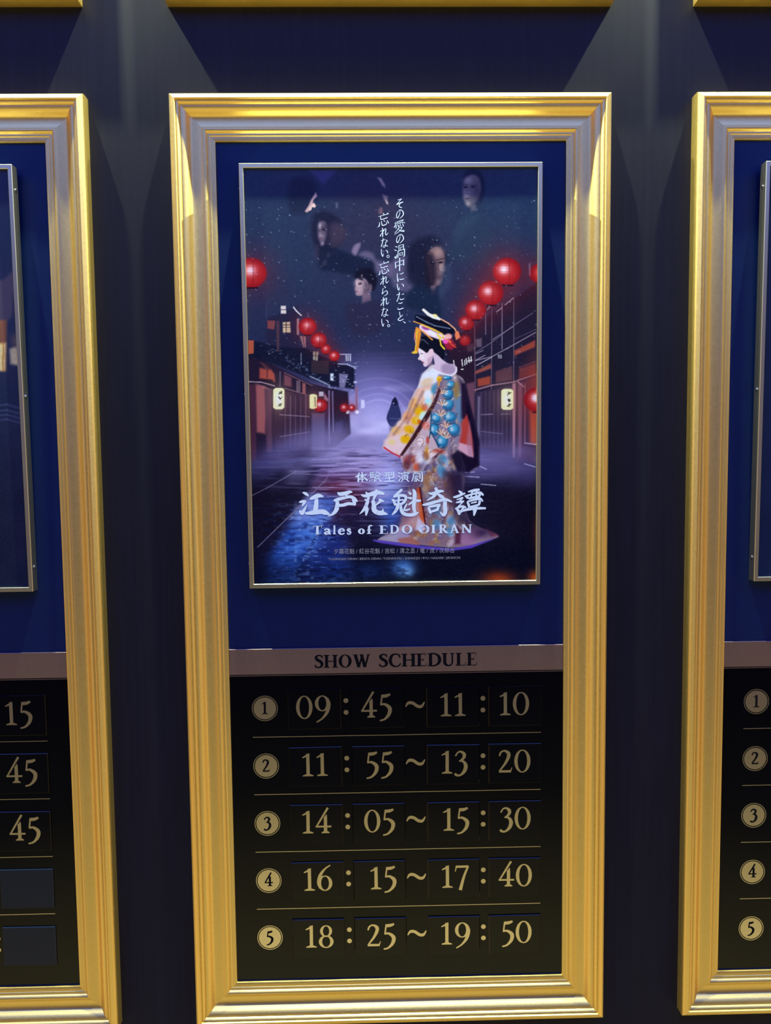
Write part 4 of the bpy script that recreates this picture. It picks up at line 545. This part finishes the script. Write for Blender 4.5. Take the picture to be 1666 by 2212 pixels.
def flat(name, polys, y, m, parent, fx=lambda p: (p[0], p[1])):
    """printed shapes lying on a surface"""
    V, Fc = [], []
    for p in polys:
        k = len(V); q = [fx(a) for a in p]
        ar = sum(q[i][0] * q[(i + 1) % len(q)][1] - q[(i + 1) % len(q)][0] * q[i][1] for i in range(len(q)))
        if ar < 0: q = q[::-1]
        V += [(a[0], y - len(Fc) % 90 * 1.2e-6, a[1]) for a in q]; Fc.append(tuple(range(k, k + len(q))))
    return obj(name, V, Fc, m, parent)
def moulding(x0, x1, z0, z1, prof, m, parent, names, sharp=28):
    """four mitred lengths of moulding; prof = (distance inwards, height off the wall)"""
    n = len(prof); out = []
    ends = {'top': lambda u: ((x0 + u, z1 - u), (x1 - u, z1 - u)), 'right': lambda u: ((x1 - u, z1 - u), (x1 - u, z0 + u)),
            'bottom': lambda u: ((x1 - u, z0 + u), (x0 + u, z0 + u)), 'left': lambda u: ((x0 + u, z0 + u), (x0 + u, z1 - u))}
    for side, nm in zip(('top', 'bottom', 'left', 'right'), names):
        V, Fc = [], []
        for u, v in prof:
            a, b = ends[side](u); V += [(a[0], -v, a[1]), (b[0], -v, b[1])]
        for i in range(n - 1): Fc.append((2 * i + 1, 2 * i, 2 * i + 2, 2 * i + 3))
        Fc.append(tuple(range(0, 2 * n, 2))); Fc.append(tuple(range(2 * n - 1, 0, -2))); Fc.append((0, 1, 2 * n - 1, 2 * n - 2))
        out.append(obj(nm, V, Fc, m, parent, smooth=sharp))
    return out
def dense(pts, n=4):
    P = [np.array(p, float) for p in pts]; out = []
    for i in range(len(P) - 1):
        a, b, c, d = P[max(i - 1, 0)], P[i], P[i + 1], P[min(i + 2, len(P) - 1)]
        for k in range(n):
            t = k / n; out.append(.5 * (2 * b + (c - a) * t + (2 * a - 5 * b + 4 * c - d) * t * t + (3 * b - a - 3 * c + d) * t ** 3))
    return [tuple(p) for p in out] + [tuple(P[-1])]
# ---------------------------------------------------------------- the setting
v, f = boxdata(-4.2, 4.2, 0.0, .12, 0.0, 4.4); tag(obj('wall_back', v, f, M_WALL), kind='structure')
# ---------------------------------------------------------------- gold frames
mm = lambda L: [(a * .001, b * .001) for a, b in L]
PROF = [(0, 0), (0, .0225), (.0006, .0240), (.0012, .0240)] + mm(dense([(1.5, 24.6), (2.6, 26.0), (5, 27.5), (7.5, 28.9), (9.3, 29.9), (10.4, 29.9), (11.3, 29), (11.9, 27.4)], 3)) + mm([(12.3, 26.5), (12.9, 26.8)]) + \
    mm(dense([(13.2, 27.0), (14.6, 26.6), (16.6, 25.1), (18.2, 22.9)], 3)) + mm([(18.8, 22.0), (19.4, 22.2)]) + mm(dense([(19.8, 22.6), (21.5, 22.4), (24.5, 21.2), (28, 18.5), (31, 14.8), (33.5, 12.0), (36, 10.7), (40, 10.0), (46, 10.2), (51, 11.2), (54.2, 12.4)], 3)) + \
    mm(dense([(55, 13.0), (56.5, 13.4), (59, 12.9), (61, 11.3), (62.4, 9.5)], 3)) + mm([(63.0, 8.9), (64.2, 9.0)]) + mm(dense([(64.8, 9.4), (66.2, 9.3), (67.4, 8.5)], 3)) + mm([(67.9, 8.0), (70, 7.9), (74.4, 7.6), (75.8, 6.8), (76.3, 5.4), (76.3, .2)])
FW, FH = .78054, 1.7225                     # outer size of a lower frame
IL, IR, IB, IT = -FW / 2 + .0763, FW / 2 - .0763, .0806, FH - .0806
def gold_frame(cx, z, w, h, label, group):
    r = empty('picture_frame', (cx, 0, Z0 + z)); tag(r, label, 'picture frame', group)
    prof = PROF
    moulding(-w / 2, w / 2, 0, h, prof, M_GOLD, r, ('frame_rail', 'frame_rail', 'frame_stile', 'frame_stile'))
    v, f = boxdata(-w / 2 + .070, w / 2 - .070, -.003, -.0002, .070, h - .070)
    obj('backing_panel', v, f, M_NAVY, r)
    return r
gold_frame(COLX[1], 0, FW, FH, 'tall gold moulded frame in the centre, complete, around the street-scene poster', 'tall gold frames')
gold_frame(COLX[0], 0, FW, FH, 'tall gold moulded frame cut off by the left edge of the photo', 'tall gold frames')
gold_frame(COLX[2], 0, FW, FH, 'tall gold moulded frame cut off by the right edge of the photo', 'tall gold frames')
for cx, side in ((0.0007, 'above the centre frame'), (-.936, 'above the left frame, top left corner'), (.936, 'above the right frame, top right corner')):
    gold_frame(cx, 1.880, .787, .60, 'gold frame of upper row, bottom rail only, ' + side, 'gold frames of the upper row')
# ---------------------------------------------------------------- schedule boards
ROWS = (.6135, .5022, .3903, .2773, .1635)   # heights of the five rows
DIGH = .0436
def center_glyphs(text, cx, base, h, track=.0, face=None):
    out, x = layout(text, 0, 0, h, track, face)
    xs = np.concatenate([p[:, 0] for _, g in out for p in g]); dx = cx - (xs.min() + xs.max()) / 2
    return [(c, [p + (dx, base) for p in g]) for c, g in out]
def board(cx, label, badges, colons):
    r = empty('schedule_board', (cx, 0, Z0)); tag(r, label, 'schedule board', 'show schedule boards')
    v, f = boxdata(IL + .0003, IR - .0003, -.0045, -.003, IB + .0003, .678); obj('board_panel', v, f, M_BLACK, r)
    v, f = boxdata(IL + .0003, IR - .0003, -.0056, -.0031, .6785, .7272, .0005); hb = obj('header_band', v, f, M_BRASS, r)
    v, f = boxdata(IL + .0003, IR - .0003, -.0052, -.0046, .6757, .6768); obj('header_line', v, f, M_BRASS, r)
    return r, hb
def fit(polys, x0, x1):
    a = min(p[:, 0].min() for p in polys); b = max(p[:, 0].max() for p in polys)
    return [np.stack([x0 + (p[:, 0] - a) / (b - a) * (x1 - x0), p[:, 1]], 1) for p in polys]
def fill_board(r, hb, rows, lettering=True, badges=True, first=True, second=True):
    if lettering:
        for word, x0, x1 in (('SHOW', -.1544, -.0493), ('SCHEDULE', -.0338, .1511)):
            g = [p for _, q in layout(word, 0, .6896, .0244, .02, FB)[0] for p in q]
            flat('header_lettering', fit(g, x0, x1), -.00565, M_INK, hb)
    for k, z in enumerate(rows):
        if badges:
            b = flat('number_badge', disc(-.2494, z, .0212, 48), -.0047, M_FOIL, r)
            flat('badge_ring', ring(-.2494, z, .0243, .0243, .0013, .0013, 0, 56), -.0047, M_FOIL, b)
            flat('badge_numeral', [p for _, g in center_glyphs(str(k + 1), -.2494, z - .011, .0235, 0, FB) for p in g], -.0048, M_INK, b)
        if first: flat('colon', disc(-.0968, z + .0124, .0046) + disc(-.0968, z - .0102, .0046), -.0047, M_FOIL, r)
        if second: flat('colon', disc(.1620, z + .0124, .0046) + disc(.1620, z - .0102, .0046), -.0047, M_FOIL, r)
        if first: flat('tilde', fit([p * .047 + (0, z - .0205) for p in F['~'][1]], .0150, .0520), -.0047, M_FOIL, r)
    for z in (.5583, .4468, .3340, .2209):
        v, f = boxdata(-.2732, .2722, -.0050, -.0046, z - .0006, z + .0006); obj('divider_line', v, f, M_FOIL, r)
TILE = (.100, .0770)
COLS = (-.1560, -.0370, .1050, .2222)
ORD = ('first', 'second', 'third', 'fourth', 'bottom')
def tile(cx, col, row, text, dx, label, group, tilt=0., m=None, rows=ROWS):
    z = rows[row]
    r = empty('number_tile', (cx + COLS[col], -.0046, Z0 + z - .0025)); r.rotation_euler = (0, tilt, 0); tag(r, label, 'number tile', group)
    v, f = boxdata(-.050, .050, -.0030, 0, -.0385, .0385, .0011); obj('tile_plate', v, f, m or M_TILE, r)
    if text:
        for ch, g in center_glyphs(text, dx, -.0175, DIGH, .02):
            flat('numeral', g, -.00305, M_FOIL, r)
    return r
r, hb = board(COLX[1], 'black show schedule board with five timed rows in the centre frame', True, True); fill_board(r, hb, ROWS)
r, hb = board(COLX[0], 'black schedule board in the left frame, its right end in view', True, True); fill_board(r, hb, tuple(z - .0025 for z in ROWS), False, False, False, True)
r, hb = board(COLX[2], 'black schedule board in the right frame, its numbered badges in view', True, True); fill_board(r, hb, tuple(z - .003 for z in ROWS), False, True, False, False)
rng = random.Random(4)
TIMES = (('09', '45', '11', '10'), ('11', '55', '13', '20'), ('14', '05', '15', '30'), ('16', '15', '17', '40'), ('18', '25', '19', '50'))
DX = ((-.002, -.0022, .000, -.001), (-.001, .0028, .0025, -.0005), (.0005, .001, .005, .0005), (.001, .007, .003, .001), (.002, .002, .003, .004))
WORDS = ('start hour', 'start minutes', 'end hour', 'end minutes')
for i, row in enumerate(TIMES):
    for j, t in enumerate(row):
        tile(0, j, i, t, DX[i][j], 'black tile reading %s, %s in the %s row of the centre board' % (t, WORDS[j], ORD[i]), 'number tiles of the centre schedule board', rng.uniform(-.006, .006))
LR = tuple(z - .0025 for z in ROWS)
for i, t in enumerate(('15', '45', '45', None, None)):
    lab = ('black tile reading %s in the %s row of the left board' % (t, ORD[i])) if t else 'blank slate tile in the %s row of the left board' % ORD[i]
    tile(COLX[0], 3, i, t, (0, .0005, .0015, 0, 0)[i], lab, 'number tiles of the left schedule board', rng.uniform(-.004, .004), None if t else M_BLANK, LR)
# ---------------------------------------------------------------- posters in slim silver frames
PW, PH, PT = .5350, .7541, .0205
LEAN = math.atan2(.0103, PH)
SPROF = mm([(0, 0), (0, 19.6), (.9, 20.5), (7.0, 20.5), (7.9, 19.6), (7.9, 15.0), (7.9, .5), (.5, .2)])
# the prints are painted in the units of a drawing seen square on at these corners: plane-to-drawing maps of the two painted posters
HM = ((1185.5305616677183, -69.23685606458828, 540.8000000000748), (0.006127146332001711, -1240.507801956082, 1270.200000000048), (0.012746427949721374, -0.06433254304115607, 1.0))
HI = ((0.0007879407952981287, -2.3422020592011986e-05, -0.3963677315413121), (-1.1004849034509805e-05, -0.000801434529111407, 1.0239335612352114), (-1.0751400500087781e-05, -5.125977424081528e-05, 1.0))
HLEFT = [[1202.2385971541946, -63.58802787834038, -571.3898141005632], [-0.6481899503788179, -1254.635929915698, 1286.6546774781564], [0.01290322751207363, -0.06066661958011389, 1.0]]
def to_drawing(x, z, H):
    d = H[2][0] * x + H[2][1] * z + H[2][2]
    return (H[0][0] * x + H[0][1] * z + H[0][2]) / d, (H[1][0] * x + H[1][1] * z + H[1][2]) / d
def to_local(p):
    d = HI[2][0] * p[0] + HI[2][1] * p[1] + HI[2][2]
    return (HI[0][0] * p[0] + HI[0][1] * p[1] + HI[0][2]) / d, (HI[1][0] * p[0] + HI[1][1] * p[1] + HI[1][2]) / d
def print_mesh(name, parent, x0, x1, z0, z1, step, paint, H, light=(1, 1, 1)):
    nx, nz = int((x1 - x0) / step) + 1, int((z1 - z0) / step) + 1
    xs = np.linspace(x0, x1, nx); zs = np.linspace(z1, z0, nz); gx, gz = np.meshgrid(xs, zs)
    PX, PY = to_drawing(gx, gz, H); P = Paint(PX, PY); paint(P)
    im = np.clip(P.im, 0, 1); lin = np.where(im <= .04045, im / 12.92, ((im + .055) / 1.055) ** 2.4)
    lin = np.clip(lin * np.array(light), 0, .95)
    co = np.stack([gx, np.full_like(gx, -.0158), gz], -1).reshape(-1, 3).astype(np.float32)
    idx = np.arange(nx * nz).reshape(nz, nx); q = np.stack([idx[1:, :-1], idx[1:, 1:], idx[:-1, 1:], idx[:-1, :-1]], -1).reshape(-1, 4).astype(np.int32)
    me = bpy.data.meshes.new(name); me.vertices.add(len(co)); me.vertices.foreach_set('co', co.ravel()); me.loops.add(q.size); me.loops.foreach_set('vertex_index', q.ravel())
    me.polygons.add(len(q)); me.polygons.foreach_set('loop_start', np.arange(0, q.size, 4, dtype=np.int32)); me.update(calc_edges=True)
    a = me.color_attributes.new('print', 'FLOAT_COLOR', 'POINT'); a.data.foreach_set('color', np.concatenate([lin.reshape(-1, 3), np.ones((nx * nz, 1))], 1).astype(np.float32).ravel())
    me.materials.append(M_PRINT); o = bpy.data.objects.new(name, me); COL.objects.link(o); o.parent = parent; return o
def poster(cx, label):
    r = empty('framed_poster', (cx - .2693, -.0035, Z0 + .8453)); r.rotation_euler = (LEAN, 0, 0); tag(r, label, 'framed poster', 'posters in silver frames')
    moulding(0, PW, 0, PH, SPROF, M_SILVER, r, ('frame_bar',) * 4, 20)
    v, f = boxdata(.004, PW - .004, -.012, -.0008, .004, PH - .004); obj('backing_board', v, f, M_INK, r)
    for x in (-.0008, PW + .0008):
        for z in (.045, PH * .47, PH - .04):
            a = [math.pi * k / 4 for k in range(8)]; V = [(x + s * .0009, -.009 + .0022 * math.cos(t), z + .0022 * math.sin(t)) for s in (-1, 1) for t in a]
            obj('side_screw', V, [tuple(range(7, -1, -1)), tuple(range(8, 16))] + [(k, (k + 1) % 8, 8 + (k + 1) % 8, 8 + k) for k in range(8)], M_SCREW, r)
    return r
KP = (1.66, 1.74, 1.40)     # print colours are held against the white lettering
r = poster(COLX[1], 'night street poster with kimono woman in silver frame in the centre gold frame')
pr = print_mesh('poster_print', r, .0065, PW - .0065, .0065, PH - .0065, .00098, paint_night_street, HM, KP)
def letters(name, glyphs, m=M_WHITE, y=-.01586):
    return flat(name, [p for g in glyphs for p in g], y, m, pr, to_local)
letters('caption_lettering', CAPTION_RIGHT); letters('caption_lettering', CAPTION_LEFT)
letters('subtitle_lettering', SUBTITLE)
for g in TITLE: letters('title_character', [g])
letters('english_lettering', ENGLISH)
def type_line(name, text, x0, y0, x1, y1, hpx, m):
    """small line of type between two points of the print"""
    c = bpy.data.curves.new(name, 'FONT'); c.body = text; t = bpy.data.objects.new(name, c); COL.objects.link(t)
    bpy.context.view_layer.update(); me = bpy.data.meshes.new_from_object(t.evaluated_get(bpy.context.evaluated_depsgraph_get()))
    bpy.data.objects.remove(t); bpy.data.curves.remove(c)
    q = np.array([v.co[:2] for v in me.vertices]); a, b = q[:, 0].min(), q[:, 0].max(); lo, hi = q[:, 1].min(), q[:, 1].max()
    u = (q[:, 0] - a) / (b - a); w = (q[:, 1] - lo) / (hi - lo)
    L = [to_local((x0 + (x1 - x0) * s, y0 + (y1 - y0) * s - hpx * k)) for s, k in zip(u, w)]
    return obj(name, [(p[0], -.01586, p[1]) for p in L], [tuple(p.vertices) for p in me.polygons], m, pr)
type_line('cast_names', '夕霧花魁 / 紅谷花魁 / 吉松 / 清之丞 / 竜 / 流 / 次郎吉', 722, 1197, 983, 1194.5, 11.5, M_GREYINK)
type_line('cast_names_english', 'YUGIRASAKI OIRAN / BENIYA OIRAN / YOSHIMATSU / SHINNOJO / RYU / NAGARE / JIROKICHI', 711, 1212, 995, 1209, 6.5, M_GREYINK)
r = poster(COLX[0], 'dark poster with golden glow in silver frame at the left edge of the photo')
print_mesh('poster_print', r, .0065, PW - .0065, .0065, PH - .0065, .0022, paint_dark_scene, HLEFT, KP)
r = poster(COLX[2], 'dark navy poster in silver frame at the right edge of the photo')
def paint_navy(P): P.im[:] = np.array((20, 30, 58)) / 255; P.fld(.4 * P.noise(60, 60, 6), (14, 20, 44))
print_mesh('poster_print', r, .0065, PW - .0065, .0065, PH - .0065, .006, paint_navy, HM, KP)
